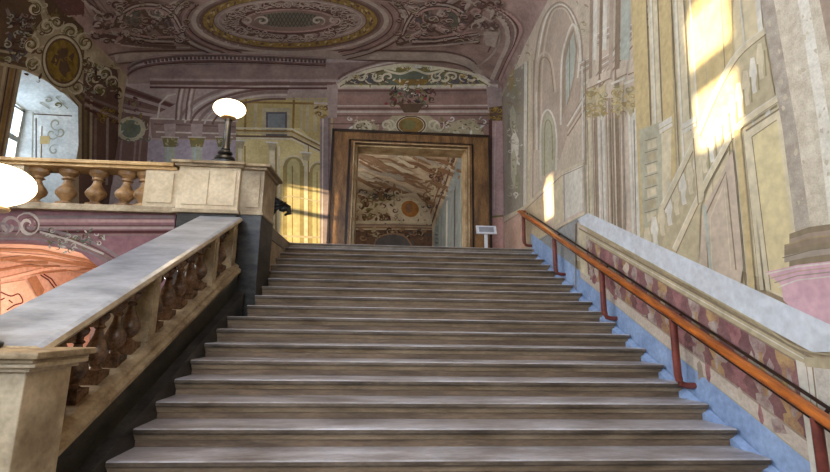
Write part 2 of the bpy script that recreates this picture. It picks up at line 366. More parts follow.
for k, (y, m) in enumerate(((228, UMBER), (234, MAUVED), (240, PLUM), (246, UMBER), (252, VIOLET), (258, UMBER))):
    x = 792-(k in (2, 3, 4))*5; R.strip([(x, y+6-k*.6), (812, y-1), (850, y-6), (880, y-8)], [(x, y+13-k*.6), (812, y+7), (850, y+2), (880, y)], m)
L_([(787, 246), (812, 238), (880, 231)], 1, OCHRED); L_([(785, 258), (815, 250), (880, 243)], 1, BLACKP)
P_([(768, 272), (800, 265), (880, 256), (880, 360), (816, 330), (786, 300), (784, 285)], PINK)
for k in range(4): L_([(769+k*4, 274+k*4.4), (800, 267+k*4.4), (880, 258+k*4.4)], 1.3, (CHALK, ROSE, VIOLET, CHALK)[k])
# dado: level painted parapet, blue plinth, sloping painted balustrade with pale ledge
def slope_px(h0, h1, y0, y1, m, n=14):
    def pt(y, h):
        return Vector((XW, y, zs(y, h)))
    R.k += 1; i = R.mi(m); off = Vector((-(.003+R.k*4e-5), 0, 0)); a = []; b = []
    for j in range(n+1):
        y = y0+(y1-y0)*j/n; a.append(R.bm.verts.new(pt(y, h0)+off)); b.append(R.bm.verts.new(pt(y, h1)+off))
    for j in range(n): R.bm.faces.new((a[j], a[j+1], b[j+1], b[j])).material_index = i
P_([(562.5, 171), (584, 161.5), (586, 212.5), (560, 226.5), (546, 233), (526, 244), (503, 262), (503, 217), (526, 206.5)], fm('pale_pink_plaster', (206, 186, 178)))
P_([(503, 223), (521, 212), (527, 209), (528, 246), (503, 262)], fm('pink_dado', (198, 158, 148), (176, 134, 122)))
P_([(526, 207), (548, 193), (550, 232), (532, 242), (526, 246)], fm('peach_dado', (206, 184, 152)))
P_([(566, 173), (583, 165), (584, 210), (567, 219)], CHALK); P_([(552, 181), (564, 174), (565, 220), (554, 227)], CREAM)
L_([(503, 221), (526, 206.5), (562.5, 172.5), (585, 162)], 2.2, CREAM); L_([(503, 224), (526, 210), (562.5, 176), (585, 166)], .9, MAUVED)
L_([(532, 242), (560, 227), (586, 213)], 2, CREAM); L_([(565, 174), (566, 222)], 1, STEEL); L_([(585, 162), (587, 213)], 1.2, SAGE)
P_([(533, 243.5), (560, 229), (587, 214), (580, 222), (577, 223), (577, 292), (560, 300), (533, 262)], STEEL)
R.keep = (BLUE, STEEL); slope_px(-.6, .30, 1.5, 9.35, BLUE, 30)
BB = fm('rose_brown_ground', (146, 108, 106), (112, 80, 80), 5)
R.keep = (BB, BLUE, STEEL); slope_px(.27, .95, 2.62, 6.95, BB, 30)
slope_px(.20, .34, 3.15, 7.0, fm('pinkish_rail', (196, 184, 176), (170, 154, 146), 4)); slope_px(.34, .36, 3.15, 7.0, MAUVED); slope_px(.2, .212, 3.15, 7.0, CREAMD)
slope_px(.9, 1.0, 3.1, 6.95, CREAMD); slope_px(.9, .915, 3.1, 6.95, PLUM); slope_px(.955, .965, 3.1, 6.95, CHALK); slope_px(.99, 1.012, 3.1, 6.97, UMBER)
# faded balusters
def yz_poly(pts, m):
    R.k += 1; i = R.mi(m); off = .003+R.k*4e-5
    R.bm.faces.new([R.bm.verts.new((XW-off, y, z)) for y, z in pts]).material_index = i
BCOL = [fm('faded_ochre_marble', (190, 160, 110), (140, 104, 90), 8), fm('faded_grey_marble', (190, 176, 164), (134, 106, 104), 8), fm('faded_rose_marble', (170, 124, 122), (122, 82, 84), 8)]
R.keep = R.keep+tuple(BCOL); y = 3.42; k = 0
while y < 6.75:
    prof = [(.10, .36), (.10, .42), (.05, .45), (.11, .52), (.12, .6), (.07, .68), (.045, .76), (.07, .8), (.1, .84), (.1, .9)]
    pts = [(y-w*.8, zs(y-w*.8, h)) for w, h in prof]+[(y+w*.8, zs(y+w*.8, h)) for w, h in prof[::-1]]
    yz_poly(pts, BCOL[k % 3]); yz_poly([(y-w*.35-.02, zs(y, h)) for w, h in prof[2:8]]+[(y+.0, zs(y, h)) for w, h in prof[2:8][::-1]], BCOL[(k*2+1) % 3])
    y += .245; k += 1
for _ in range(46):
    yy = random.uniform(3.2, 6.8); h = random.uniform(.22, .9); a, b = random.uniform(.02, .09), random.uniform(.02, .12)
    yz_poly([(yy+a*math.cos(t)*random.uniform(.6, 1.3), zs(yy, h)+b*math.sin(t)*random.uniform(.5, 1.2)) for t in (0, .9, 1.8, 2.7, 3.6, 4.5, 5.4)], random.choice([BCOL[1], MAUVED, MAUVEL, BCOL[2]]))
yz_poly([(6.72, zs(6.72, .3)), (6.97, zs(6.97, .3)), (6.97, zs(6.97, .98)), (6.72, zs(6.72, .98))], CREAM)
L_([(577, 224), (577.5, 292)], 1, UMBER)
# end post of the painted balustrade
yz_poly([(2.3, -1.6), (3.18, -1.4), (3.18, zs(3.18, 1.0)), (2.3, zs(3.18, 1.0))], fm('post_grey', (196, 194, 190), (158, 150, 146), 5))
yz_poly([(3.18, -1.25), (3.32, -1.05), (3.32, zs(3.32, .92)), (3.18, zs(3.18, .94))], CHALK)
L_([(815, 358), (828, 472)], 1.6, UMBER); L_([(808, 352), (823, 470)], 1, MAUVED)
yz_poly([(1.9, zs(3.18, .93)), (3.25, zs(3.2, .93)), (3.25, zs(3.2, 1.0)), (1.9, zs(3.18, 1.0))], CREAMD)
P_([(579, 219), (590, 213), (640, 236), (700, 263), (765, 293), (830, 323), (888, 350), (888, 352), (822, 352), (815, 352), (760, 322), (700, 289), (640, 256), (583, 225)], LBLUE)
L_([(583, 225.5), (640, 256.5), (700, 289.5), (760, 322.5), (815, 352.5), (900, 353)], 1.8, CREAMD)
bmw = bmesh.new(); box(bmw, XW, XW+.5, -4.5, YB+.6, ZF, 7.4)
tag(R.done('wall_right', bmw, [PLAIN]), kind='structure')
# ================================================================== DOOR WALL
B = Fresco(plane_surf(1, YB, (0, -1, 0)), ((124, 104, 94), .12)); P_, L_ = B.poly, B.line
# yellow palace
P_([(206, 84), (333, 88), (333, 262), (206, 262)], fm('facade_yellow', (176, 158, 104), (150, 132, 84), 2))
P_([(238, 128), (300, 128), (333, 160), (333, 262), (238, 262)], fm('facade_pale_yellow', (206, 190, 136), (176, 158, 108), 2))
P_([(262, 108), (291, 108), (290, 140), (262, 140)], CREAMD); P_([(266, 112), (287, 112), (287, 136), (266, 136)], SLATE); P_([(268, 114), (285, 114), (285, 134), (268, 134)], fm('window_grey', (120, 126, 130)))
for x in (246, 256, 294, 302, 308, 316, 322): L_([(x, 96), (x-1, 132)], 2.2 if x % 4 else 3.5, CREAMD if x % 3 else OCHRED)
L_([(236, 102), (330, 104)], 2, OCHRED); L_([(236, 98), (330, 100)], 1.4, CREAMD)
for k, m in ((0, CREAM), (2.5, OCHRED), (4.5, CREAMD), (8, UMBER), (10, CREAM)):
    L_([(232, 128+k), (292, 129+k), (332, 150+k*.8)], 1.8, m)
for x0, x1, yt in ((248, 268, 168), (283, 304, 158), (309, 327, 164)):
    c = (x0+x1)/2; w = (x1-x0)/2
    pts = [(x0, 262), (x0, yt+8)]+[(c-w*math.cos(a), yt+8-10*math.sin(a)) for a in [PI*j/10 for j in range(1, 10)]]+[(x1, yt+8), (x1, 262)]
    P_(pts, fm('niche_olive', (158, 142, 90), (130, 114, 68))); L_(pts[1:-1], 1.6, CREAM)
    P_([(c+(x-c)*.6, yt+14+(y-yt-14)*.82) for x, y in pts], fm('niche_pale', (196, 182, 128)))
    L_([(c-w*.1, yt+8), (c-w*.1, 250)], 1, OCHRED)
for x, w, m in ((240, 4, CREAM), (245, 1.2, OCHRED), (272, 5, CREAM), (276, 1.2, UMBER), (279, 2, CREAM), (306, 3, CREAM), (308.5, 1, OCHRED), (328, 3, CREAMD), (331, 1, UMBER)):
    L_([(x, 146), (x, 262)], w, m)
for x, y in ((272, 142), (306, 152), (240, 140)): P_([(x-5, y), (x+5, y+1), (x+3, y+9), (x-3, y+8)], CREAMD); L_([(x-6, y), (x+6, y+1)], 1.4, CHALK)
L_([(236, 234), (332, 238)], 2, CREAMD); L_([(236, 200), (250, 205), (290, 196), (332, 204)], 1.2, CREAMD)
# purple pilaster left of the door frame
P_([(320, 116), (331, 116), (332, 262), (320, 262)], VIOLET); L_([(323, 118), (322, 250)], 1.2, MAUVEL); L_([(329, 118), (329, 250)], 1, PLUM)
B.foliage(318, 104, 331, 118, 12, [GOLD, OCHRED, UMBER], (2, 3.4)); L_([(314, 103), (334, 104)], 2.5, MAUVEL)
# columns behind the gallery
P_([(150, 118), (236, 120), (236, 140), (152, 138)], MAUVED); L_([(150, 118), (238, 121)], 2.4, MAUVEL); L_([(154, 124), (236, 127)], 1.2, PLUM); L_([(156, 132), (236, 134)], 1.6, MAUVEL)
P_([(148, 140), (236, 140), (236, 175), (148, 175)], fm('pale_sky_mauve', (172, 158, 166)))
for x in (170, 197, 224):
    P_([(x-5, 146), (x+5, 146), (x+6, 175), (x-6, 175)], SAGE); L_([(x-2, 147), (x-2.5, 175)], 2, TEAL); P_([(x-6, 124), (x+6, 124), (x+5, 138), (x-5, 138)], MAUVE)
    P_([(x-8, 137), (x+8, 138), (x+6, 147), (x-6, 147)], OLIVE); B.foliage(x-8, 138, x+7, 146, 9, [GOLD, OLIVE, CREAMD], (1.5, 2.6)); L_([(x-9, 137), (x+9, 137.5)], 1.3, MAUVEL)
for k in range(4): L_([(146+k*3, 160), (144+k*3, 176)], 2, (VIOLET, MAUVEL)[k % 2])
# left corner: cartouche and steep entablature
P_([(60, 90), (128, 82), (178, 105), (150, 118), (146, 175), (60, 175)], PLUM)
for k, m in enumerate((MAUVED, WINE, MAUVE, PLUM, MAUVED, MAUVE)): L_([(96, 74+k*6), (130, 86+k*5.2), (177-k*4, 104+k*2.4)], 3, m)
B.ell(131, 129, 15, 12.5, SAGE, 14); B.ell(131, 129, 10, 9, GREEN); B.ring(131, 129, 12, 11, 2.6, CREAMD); B.foliage(114, 118, 148, 142, 20, [SAGE, OLIVE, CREAMD, GREEN], (2, 3.5))
for x in (122, 136, 141): L_([(x, 140), (x-3, 175)], 2, MAUVED)
B.foliage(118, 96, 150, 120, 18, [OCHRED, OLIVE, WINE, UMBER], (2, 3.5))
# mauve arches and entablature of the vault end
P_([(120, 84), (150, 76), (333, 80), (333, 98), (240, 98), (238, 120), (150, 118), (176, 104)], MAUVE)
for cx, rx, ry, w, m in ((278, 100, 46, 3, MAUVED), (278, 94, 42, 2, MAUVEL), (278, 88, 39, 2.5, PLUM), (278, 80, 36, 3, MAUVED), (278, 74, 33, 1.6, MAUVEL), (278, 66, 29, 2, PLUM)):
    pts = [(cx-rx*math.cos(a), 128-ry*math.sin(a)) for a in [PI*j/26 for j in range(1, 15)]]; L_([(x, y) for x, y in pts if x < 322], w, m, step=99)
for x0 in (176, 186): 
    for k, m in enumerate((PLUM, MAUVEL, MAUVED)): L_([(x0+k*2.6+4, 88), (x0+k*2.6+1, 104), (x0+k*2.6, 120)], 1.8, m)
L_([(158, 118), (160, 104), (168, 96), (176, 94)], 2, MAUVEL)
P_([(128, 66), (505, 60), (505, 84), (333, 80), (128, 84)], fm('upper_mauve', (144, 122, 112), (116, 94, 90)))
for y, w, m in ((83, 3.4, PLUM), (79.5, 2, MAUVE), (87.5, 2, WINE), (76, 2.4, MAUVED)): L_([(150, y), (250, y+1), (336, y+1)], w, m)
# entablature above the door
P_([(333, 84), (500, 84), (500, 138), (333, 138)], fm('entablature_rose', (156, 124, 112), (126, 98, 88)))
for y, w, m in ((87, 4, MAUVEL), (91, 2, PLUM), (93.5, 2, MAUVED), (106, 1.4, MAUVEL), (109, 1.6, PLUM), (112, 2.4, MAUVEL), (116, 1.2, PLUM), (124, 1.2, PLUM)):
    L_([(330, y), (415, y), (498, y-.5)], w, m)
P_([(327, 85), (338, 85), (337, 118), (328, 118)], MAUVE); P_([(486, 84), (503, 90), (502, 110), (488, 112)], MAUVE)
# segmental green and gold panel
seg = [(338+152*t, 86-21*math.sin(PI*t)**.75) for t in [j/24 for j in range(25)]]
P_(seg, OLIVE); L_(seg, 3.4, CREAM, step=99); L_([(338, 86), (415, 87), (490, 85)], 2.4, CREAM)
P_([(384, 73), (440, 72), (448, 80), (440, 85), (386, 85), (376, 80)], GREEN); P_([(392, 80), (434, 79), (424, 85), (400, 85)], OCHRED)
for x0, x1 in ((346, 378), (448, 480)):
    B.poly([(x0, 84), (x0+8, 77), ((x0+x1)/2, 73), (x1-6, 76), (x1, 84)], SLATE)
for x, a, r in ((372, 1, 8), (379, -1, 7), (452, 1, 8), (445, -1, 7), (388, 1, 6), (437, -1, 6), (354, 1, 6), (472, -1, 6), (362, -1, 5), (464, 1, 5)):
    B.scroll(x, 78, r, 3.4, UMBER, 1.1, 1.5*a, a, .8); B.scroll(x, 77.4, r, 2.4, CREAM, 1.1, 1.5*a, a, .8)
for pts in (((340, 84), (352, 77), (368, 71), (384, 68), (396, 70)), ((488, 83), (476, 76), (460, 70.5), (444, 68), (430, 70))): L_(list(pts), 2.6, CREAM); L_([(x, y+3) for x, y in pts], 1, UMBER)
L_([(384, 70), (400, 74), (414, 70), (428, 74), (444, 70)], 2.2, CREAM); B.ell(413, 68, 4, 3, CREAM, 10)
B.foliage(345, 76, 485, 85, 46, [CREAM, GOLD, OLIVE, CREAMD, UMBER], (1.4, 2.8)); B.foliage(396, 65, 430, 70, 18, [CREAM, CHALK, GOLD], (1.6, 3))
for k, m in ((-4, MAUVEL), (-7, PLUM), (-9.5, MAUVED)): L_([(x, y+k) for x, y in seg], 1.8, m, step=99)
# vase of flowers, cartouche and garlands
B.foliage(388, 90, 432, 108, 80, [BLACKP, GREEN, OLIVE, WINE, UMBER], (2, 4)); B.foliage(398, 84, 420, 98, 26, [SLATE, CHALK, MAUVEL, GREEN], (1.2, 2.2))
for x, y in ((386, 104), (394, 100), (400, 94), (425, 99), (418, 92)): B.ell(x, y, 1.8, 1.5, fm('flower_red', (140, 60, 56)), 8)
P_([(398, 104), (424, 104), (418, 113), (404, 113)], UMBER)
P_([(392, 116), (430, 116), (440, 126), (444, 136), (380, 136), (384, 126)], CREAMD); B.ell(411, 125.5, 16, 10, CREAM); B.ell(411, 125.5, 12.5, 8, OCHRED); B.ell(409, 125, 7, 5, OLIVE); B.ring(411, 125.5, 14, 9, 1.4, UMBER)
for x, s_ in ((390, 1), (433, -1), (386, -1), (438, 1)): B.scroll(x, 126, 6, 2.4, CREAM, 1.2, random.uniform(0, 6), s_)
for x0, x1 in ((348, 380), (442, 484)):
    P_([(x0, 133), (x0+6, 124), ((x0+x1)/2, 119), (x1-3, 127), (x1, 135)], CREAMD); B.foliage(x0, 119, x1, 134, 34, [CREAM, CREAMD, UMBER, OLIVE, CHALK], (1.6, 3.4))
B.ring(363, 127, 8, 5, 1.8, CREAM); L_([(440, 134), (455, 126), (470, 120), (480, 128)], 3, CREAMD)
# right end pilaster
P_([(492, 120), (503, 120), (503, 262), (492, 262)], fm('pilaster_rose', (180, 150, 146), (156, 126, 122))); L_([(495, 124), (494, 210)], 1, MAUVEL)
P_([(488.5, 120), (492, 120), (492, 262), (488.5, 262)], WINE); P_([(489, 108), (503, 106), (502, 121), (490, 121)], UMBER); B.foliage(489, 108, 501, 120, 14, [GOLD, OCHRED], (2, 3.2))
P_([(492, 217), (503, 216), (503, 262), (492, 262)], fm('pink_dado', (198, 158, 148))); L_([(492, 217), (503, 216)], 2, OLIVE)
# wall body with the door opening
DX0, DX1, DZ = -.86, 2.13, 4.66
bmw = bmesh.new(); yb1 = YB+.55
for x0, x1, z0, z1 in ((XL-1.2, DX0, ZF, 7.4), (DX1, XW, ZF, 7.4), (DX0, DX1, DZ, 7.4), (DX0, DX1, ZF, ZL-.02)): box(bmw, x0, x1, YB, yb1, z0, z1)
tag(B.done('wall_back', bmw, [MAUVE]), kind='structure')
# door surround: stepped marble architrave and pale gilded inner moulding
def portal(name, x0, x1, zt, w, wt, y0, y1, m, kind='structure', zb=ZL):
    bm = bmesh.new()
    box(bm, x0-w, x0, y0, y1, zb, zt+wt, bev=.008); box(bm, x1, x1+w, y0, y1, zb, zt+wt, bev=.008); box(bm, x0, x1, y0, y1, zt, zt+wt, bev=.008)
    return tag(link(name, bm, m), kind=kind)
portal('trim_1', DX0-.55, DX1+.55, DZ+.26, .06, .06, YB-.17, YB, DOORD)
portal('trim_2', DX0-.16, DX1+.16, DZ+.06, .39, .20, YB-.13, YB, DOORM)
portal('trim_3', DX0-.10, DX1+.10, DZ+.015, .06, .045, YB-.10, YB, DOORD)
portal('trim_4', DX0, DX1, DZ-.05, .10, .065, YB-.15, YB+.02, DOORM)
portal('trim_5', DX0+.06, DX1-.06, DZ-.09, .06, .05, YB-.02, YB+.55, DOORL)
portal('trim_6', DX0+.0, DX1-.0, DZ-.045, .035, .025, YB-.175, YB-.145, DOORL)
# ================================================================== LEFT WALL with three windows
W_ = Fresco(plane_surf(0, XL, (1, 0, 0)), ((110, 90, 76), .15)); P_, L_ = W_.poly, W_.line
WG = [(8.72, 9.52, 2.75, 4.28), (3.62, 4.2, 3.7, 4.5), (-.84, -.16, 3.42, 4.95)]
WO = [(8.32, 10.12, 2.2, 4.56), (3.3, 4.9, 2.6, 4.9), (-1.2, .4, 2.6, 5.1)]
bmw = bmesh.new(); ys = [-4.5]+[v for o in WO[::-1] for v in o[:2]]+[YB+.6]
for a, b in zip(ys[::2], ys[1::2]): box(bmw, XL-.85, XL, a, b, ZF, 7.4)
for (y0, y1, z0, z1), (g0, g1, h0, h1) in zip(WO, WG):
    box(bmw, XL-.85, XL, y0, y1, ZF, z0)
    n = 12; top = [(y0+(y1-y0)*j/n, z1+.12*math.sin(PI*j/n)) for j in range(n+1)]
    prism_x(bmw, [(y1, 7.4), (y0, 7.4)]+top, XL-.06, XL)
    box(bmw, XL-.85, XL-.06, y0, y1, z1+.16, 7.4)
    # splayed reveal to the glazing
    o = [(y0, z0)]+top[:1]+top[1:]+[(y1, z0)]; q = [(g0, h0)]+[(g0+(g1-g0)*j/n, h1+.04*math.sin(PI*j/n)) for j in range(n+1)]+[(g1, h0)]
    va = [bmw.verts.new((XL, y, z)) for y, z in o]; vb = [bmw.verts.new((XL-.8, y, z)) for y, z in q]
    for j in range(len(o)): bmw.faces.new((va[j], va[(j+1) % len(o)], vb[(j+1) % len(o)], vb[j])).material_index = 1
P_([(-60, -80), (82, -80), (84, 62), (79, 108), (66, 92), (46, 76), (22, 68), (-10, 62), (-60, 50)], UMBER)
P_([(78, 106), (84, 60), (118, 70), (118, 210), (79, 210)], PLUM)
P_([(-60, 40), (20, 66), (21, 72), (3, 165), (-60, 165)], fm('jamb_tan', (146, 124, 96), (112, 88, 64), 3))
for k, (w, m) in enumerate(((3, CREAMD), (1.4, UMBER), (2.4, OCHRED), (1.4, BLACKP), (3, CREAMD))):
    L_([(3-k*3.2, 160), (20-k*3.4, 70-k*3)], w, m)
for k, (w, m) in enumerate(((3, CREAMD), (1.4, UMBER), (2.4, OLIVE), (1.6, UMBER), (2.6, CREAMD), (1.6, BLACKP))):
    L_([(-30, 58-k*3), (20, 68-k*3.4), (48, 76-k*3.4), (68, 92-k*3.2), (81+k*1.4, 106-k*3)], w, m); 
    if k < 5: L_([(80+k*2.8, 104-k*2), (80+k*2.6, 165)], w, m)
W_.foliage(6, 12, 32, 62, 110, [SLATE, BLACKP, VIOLET, SAGE, UMBER, WINE], (2, 5))
sc = [(26, 0), (38, 6), (42, 20), (34, 30), (28, 46), (26, 60), (36, 72), (50, 84), (60, 92), (74, 96), (82, 88), (84, 70), (82, 50), (92, 42), (84, 34), (70, 28), (56, 22), (48, 14), (44, 0)]
P_(sc, CREAMD)
for x, y, r, f in ((34, 8, 8, 1), (46, 26, 9, -1), (70, 32, 10, 1), (84, 42, 9, -1), (30, 44, 9, 1), (32, 64, 8, -1), (86, 66, 8, 1), (76, 86, 8, -1), (56, 22, 7, 1), (94, 78, 8, 1), (104, 74, 7, -1), (112, 82, 6, 1), (98, 90, 6, -1)):
    W_.scroll(x, y, r, 3.2, CREAM, 1.3, random.uniform(0, 6.28), f); W_.scroll(x+1, y+1.4, r*.8, 1.5, UMBER, 1.2, random.uniform(0, 6.28), f); W_.scroll(x, y, r*.6, 1.5, OLIVE, 1, random.uniform(0, 6.28), f)
W_.foliage(26, 2, 92, 92, 90, [CREAM, CREAMD, OLIVE, UMBER, OCHRED], (2, 4))
W_.ell(62, 61, 21, 27, CREAMD, rot=-.12); W_.ell(62, 61, 19.4, 25, CREAM, rot=-.12); W_.ell(62, 61, 17.4, 23, UMBER, rot=-.12); W_.ell(62, 61, 15.6, 21, fm('medallion_ochre', (150, 124, 44), (96, 74, 22), 7), rot=-.12); W_.ring(62, 61, 20.5, 26.5, 1.2, UMBER, rot=-.12)
for pts in (((62, 46), (68, 50), (66, 60), (70, 70), (64, 78), (58, 70), (60, 58), (56, 52)), ((54, 54), (60, 56), (56, 66), (50, 62)), ((68, 56), (74, 52), (72, 62))): P_(pts, UMBER)
W_.ell(63, 45, 3, 3.4, OCHRED, 10); W_.foliage(53, 48, 72, 80, 16, [OCHRED, UMBER, GOLD], (1.5, 3))
W_.foliage(84, 62, 118, 96, 44, [CREAMD, UMBER, SAGE, BLACKP, OLIVE], (2, 4.4))
for k, m in enumerate((PLUM, MAUVED, WINE, MAUVE, WINE)): L_([(84, 92+k*4), (118, 104+k*5)], 2.6, m)
for k, m in enumerate((MAUVED, PLUM, MAUVE, PLUM)): L_([(95+k*6, 118), (94+k*6, 185)], 2.6, m)
W_.foliage(96, 108, 114, 122, 16, [GOLD, OLIVE, OCHRED], (2, 3.4))
tag(W_.done('wall_left', bmw, [PLAIN, LEDW]), kind='structure')
# painted scrolls on the reveal of window 1 (far jamb and soffit)
def quad_surf(A, B_, C_, D_):
    A, B_, C_, D_ = map(Vector, (A, B_, C_, D_)); n = (B_-A).cross(D_-A).normalized()
    if n.dot(-A) < 0: n = -n
    def f(u, v):
        r = ray(u, v); t = A.dot(n)/r.dot(n); return r*t, n
    return f
(y0, y1, z0, z1), (g0, g1, h0, h1) = WO[0], WG[0]
J = Fresco(quad_surf((XL, y1, z0), (XL, y1, z1), (XL-.8, g1, h1), (XL-.8, g1, h0)))
for q, m in ((((34, 114), (72, 116)), UMBER), (((36, 118), (36, 160)), UMBER), (((33, 112), (32, 160)), SAGE)): J.line(list(q), 1.1, m)
J.line([(42, 126), (41, 158)], 1, OCHRED)
for x, y, r, f in ((56, 124, 6, 1), (60, 132, 5, -1), (52, 134, 6, 1), (54, 150, 5, -1)): J.scroll(x, y, r, 1.8, SAGE, 1.1, random.uniform(0, 6), f)
J.poly([(40, 136), (50, 136), (49, 144), (40, 144)], OCHRE)
w1 = bpy.data.objects.new('window_1', None)
bmj = bmesh.new()
def soff(p):
    t = min(1, max(0, (XL-p.x)/.8)); ya, yb = y0+(g0-y0)*t, y1+(g1-y1)*t; q = min(1, max(0, (p.y-ya)/(yb-ya))); return p.z-((z1+.12*math.sin(PI*q))*(1-t)+(h1+.04*math.sin(PI*q))*t)
J.surf = march_surf(soff, lambda p: Vector((0, 0, -1)), 9.5, 14, .01); J.off = .02
for q, m, w in (([(24, 78), (40, 84), (56, 96), (68, 108)], SAGE, 1.4), ([(28, 96), (40, 102), (50, 108)], SAGE, 1.2)): J.line(q, w, m)
for x, y, r, f in ((30, 84, 4.5, 1), (40, 92, 4.5, -1), (48, 99, 4.5, 1), (58, 104, 4, -1)): J.scroll(x, y, r, 1.8, (OLIVE, SAGE)[f > 0], 1.1, x, f, .6)
tag(J.done('trim_7', bmj, []), kind='structure')
def win(n, i):
    (a, b, c, d) = WG[i]; bm = bmesh.new(); x = XL-.8; t = .05
    for y in (a, b-t): box(bm, x-.05, x+.02, y, y+t, c, d)
    for z in (c, d-t): box(bm, x-.05, x+.02, a, b, z, z+t)
    if i == 0:
        box(bm, x-.04, x+.01, a, b, 3.56, 3.68)
    if i == 2:
        box(bm, x-.04, x+.01, a, b, 4.05, 4.36)
    o = tag(link(n, bm, LEDW), kind='structure')
    bm = bmesh.new(); box(bm, x-.03, x-.02, a+.04, b-.04, c+.04, d-.04); link('pane', bm, glass('window_glass_%d' % i), o)
win('window_1', 0); win('window_2', 1); win('window_3', 2)
# ================================================================== CEILING (low painted vault)
def cgrad(p):
    e = .01; dz = (ceil_z(p.x+e)-ceil_z(p.x-e))/(2*e); return Vector((dz, 0, -1)).normalized()
V = Fresco(march_surf(lambda p: p.z-ceil_z(p.x), cgrad, 3, 30), ((170, 142, 132), .16), True); P_, L_ = V.poly, V.line
bmw = bmesh.new(); n = 220; pr_ = []
for j in range(n+1):
    a = PI*j/n; x = CX-CR*math.cos(a); pr_.append((x, ceil_z(x)))
lo = [[bmw.verts.new((x, y, z)) for x, z in pr_] for y in (-4.5, YB)]; up = [[bmw.verts.new((x, y, 7.5)) for x, z in pr_] for y in (-4.5, YB)]
for j in range(n):
    bmw.faces.new((lo[0][j], lo[0][j+1], lo[1][j+1], lo[1][j])); bmw.faces.new((up[0][j], up[1][j], up[1][j+1], up[0][j+1]))
    for e in (0, 1): bmw.faces.new((lo[e][j], up[e][j], up[e][j+1], lo[e][j+1]))
CM = fm('vault_mauve', (176, 150, 140), (142, 118, 110), 2.5)
# transverse bands
def band(y, w, m, x0=118, x1=470, curve=True):
    pts = [(x0, y+6), (x0+16, y+2), (x0+50, y), (290, y-1), (x1-30, y)]+([(x1, y+2), (x1+18, y+8), (x1+28, y+18)] if curve else [(x1, y)]); L_(pts, w, m)
band(56, 8, MAUVEL, 104, 452); band(50.5, 1.6, PLUM, 104, 452); band(61, 1.6, PLUM, 108, 452)
# right side curved bands sweeping into the corner
for k, (w, m) in enumerate(((5, MAUVEL), (2, PLUM), (4, MAUVED), (1.6, MAUVEL), (2, WINE), (3, ROSE), (2, MAUVED))):
    L_([(420+k*6, -30+k*1), (452+k*6.5, -8+k*1.6), (484+k*5, 6+k*1.5), (504+k*3.3, 22+k*1), (508+k*2, 42-k*.3), (500+k*1.5, 62), (492+k*1.5, 80)], w, m)
L_([(370, -6), (440, 4), (486, 18), (500, 32), (494, 52), (478, 66)], 2, MAUVEL); L_([(374, -2), (440, 8), (482, 21), (494, 34), (488, 52)], 1.4, PLUM)
# left band and foot of the vault
for k, (w, m) in enumerate(((3, MAUVEL), (2, WINE), (3, MAUVED))): L_([(60+k*6, -20), (96+k*5, 10+k*2), (118, 14+k*3), (160, 8+k*2), (196, -8)], w, m)
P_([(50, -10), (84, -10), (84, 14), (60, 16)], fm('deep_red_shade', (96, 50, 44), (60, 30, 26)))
for k in range(8): L_([(52+k*6, -10+k*.5), (62+k*7, 16)], 1.6, (WINE, MAUVED, PLUM)[k % 3])
# oval medallion
ocx, ocy = 290, 20
V.ell(ocx, ocy, 99, 33, MAUVEL, 60); V.ell(ocx, ocy, 94, 30.5, MAUVED, 60); V.ell(ocx, ocy, 91, 29, PLUM, 60); V.ell(ocx, ocy, 88, 27.5, GOLD, 60)
for k in range(110):
    a = 2*PI*k/110; V.leaf(ocx+83*math.cos(a), ocy+25.4*math.sin(a), 5, 2.2, a+2.1*(1 if k % 2 else -1), (OCHRED, UMBER, OCHRE)[k % 3])
V.ring(ocx, ocy, 88, 27.5, 1.1, UMBER, n=60); V.ell(ocx, ocy, 77, 22.5, UMBER, 50); V.ell(ocx, ocy, 76, 22, MAUVE, 50); V.ring(ocx, ocy, 72, 20, 1.2, MAUVEL, n=50)
for k in range(22):
    a = 2*PI*k/22; V.scroll(ocx+60*math.cos(a), ocy+16*math.sin(a), 7, 2.2, (WINE, PLUM, UMBER)[k % 3], 1.1, a*2, (-1)**k, .5); V.scroll(ocx+63*math.cos(a+.1), ocy+17*math.sin(a+.1), 6, 1.6, MAUVEL, 1.1, a, (-1)**k, .5)
V.ring(ocx, ocy, 50, 12.5, 3, WINE, n=40); V.ring(ocx, ocy, 46, 11.2, 1.6, ROSE, n=40); V.ell(ocx, ocy, 43, 10.5, MAUVED, 40); V.ell(ocx, ocy-1, 33, 7.5, GREEN, 36)
for k in range(-8, 9):
    for s_ in (1, -1):
        x = ocx+k*3.8; dx = 7; 
        if abs(k) < 8: 
            hh = 7.2*math.sqrt(max(0, 1-(k*3.8/33)**2)); L_([(x-s_*hh*.55, ocy-1-hh), (x+s_*hh*.55, ocy-1+hh)], .7, BLACKP)
for x in (246, 334, 262, 318): V.scroll(x, 20, 7, 2.4, MAUVEL, 1.2, random.uniform(0, 6), random.choice((1, -1)), .6)
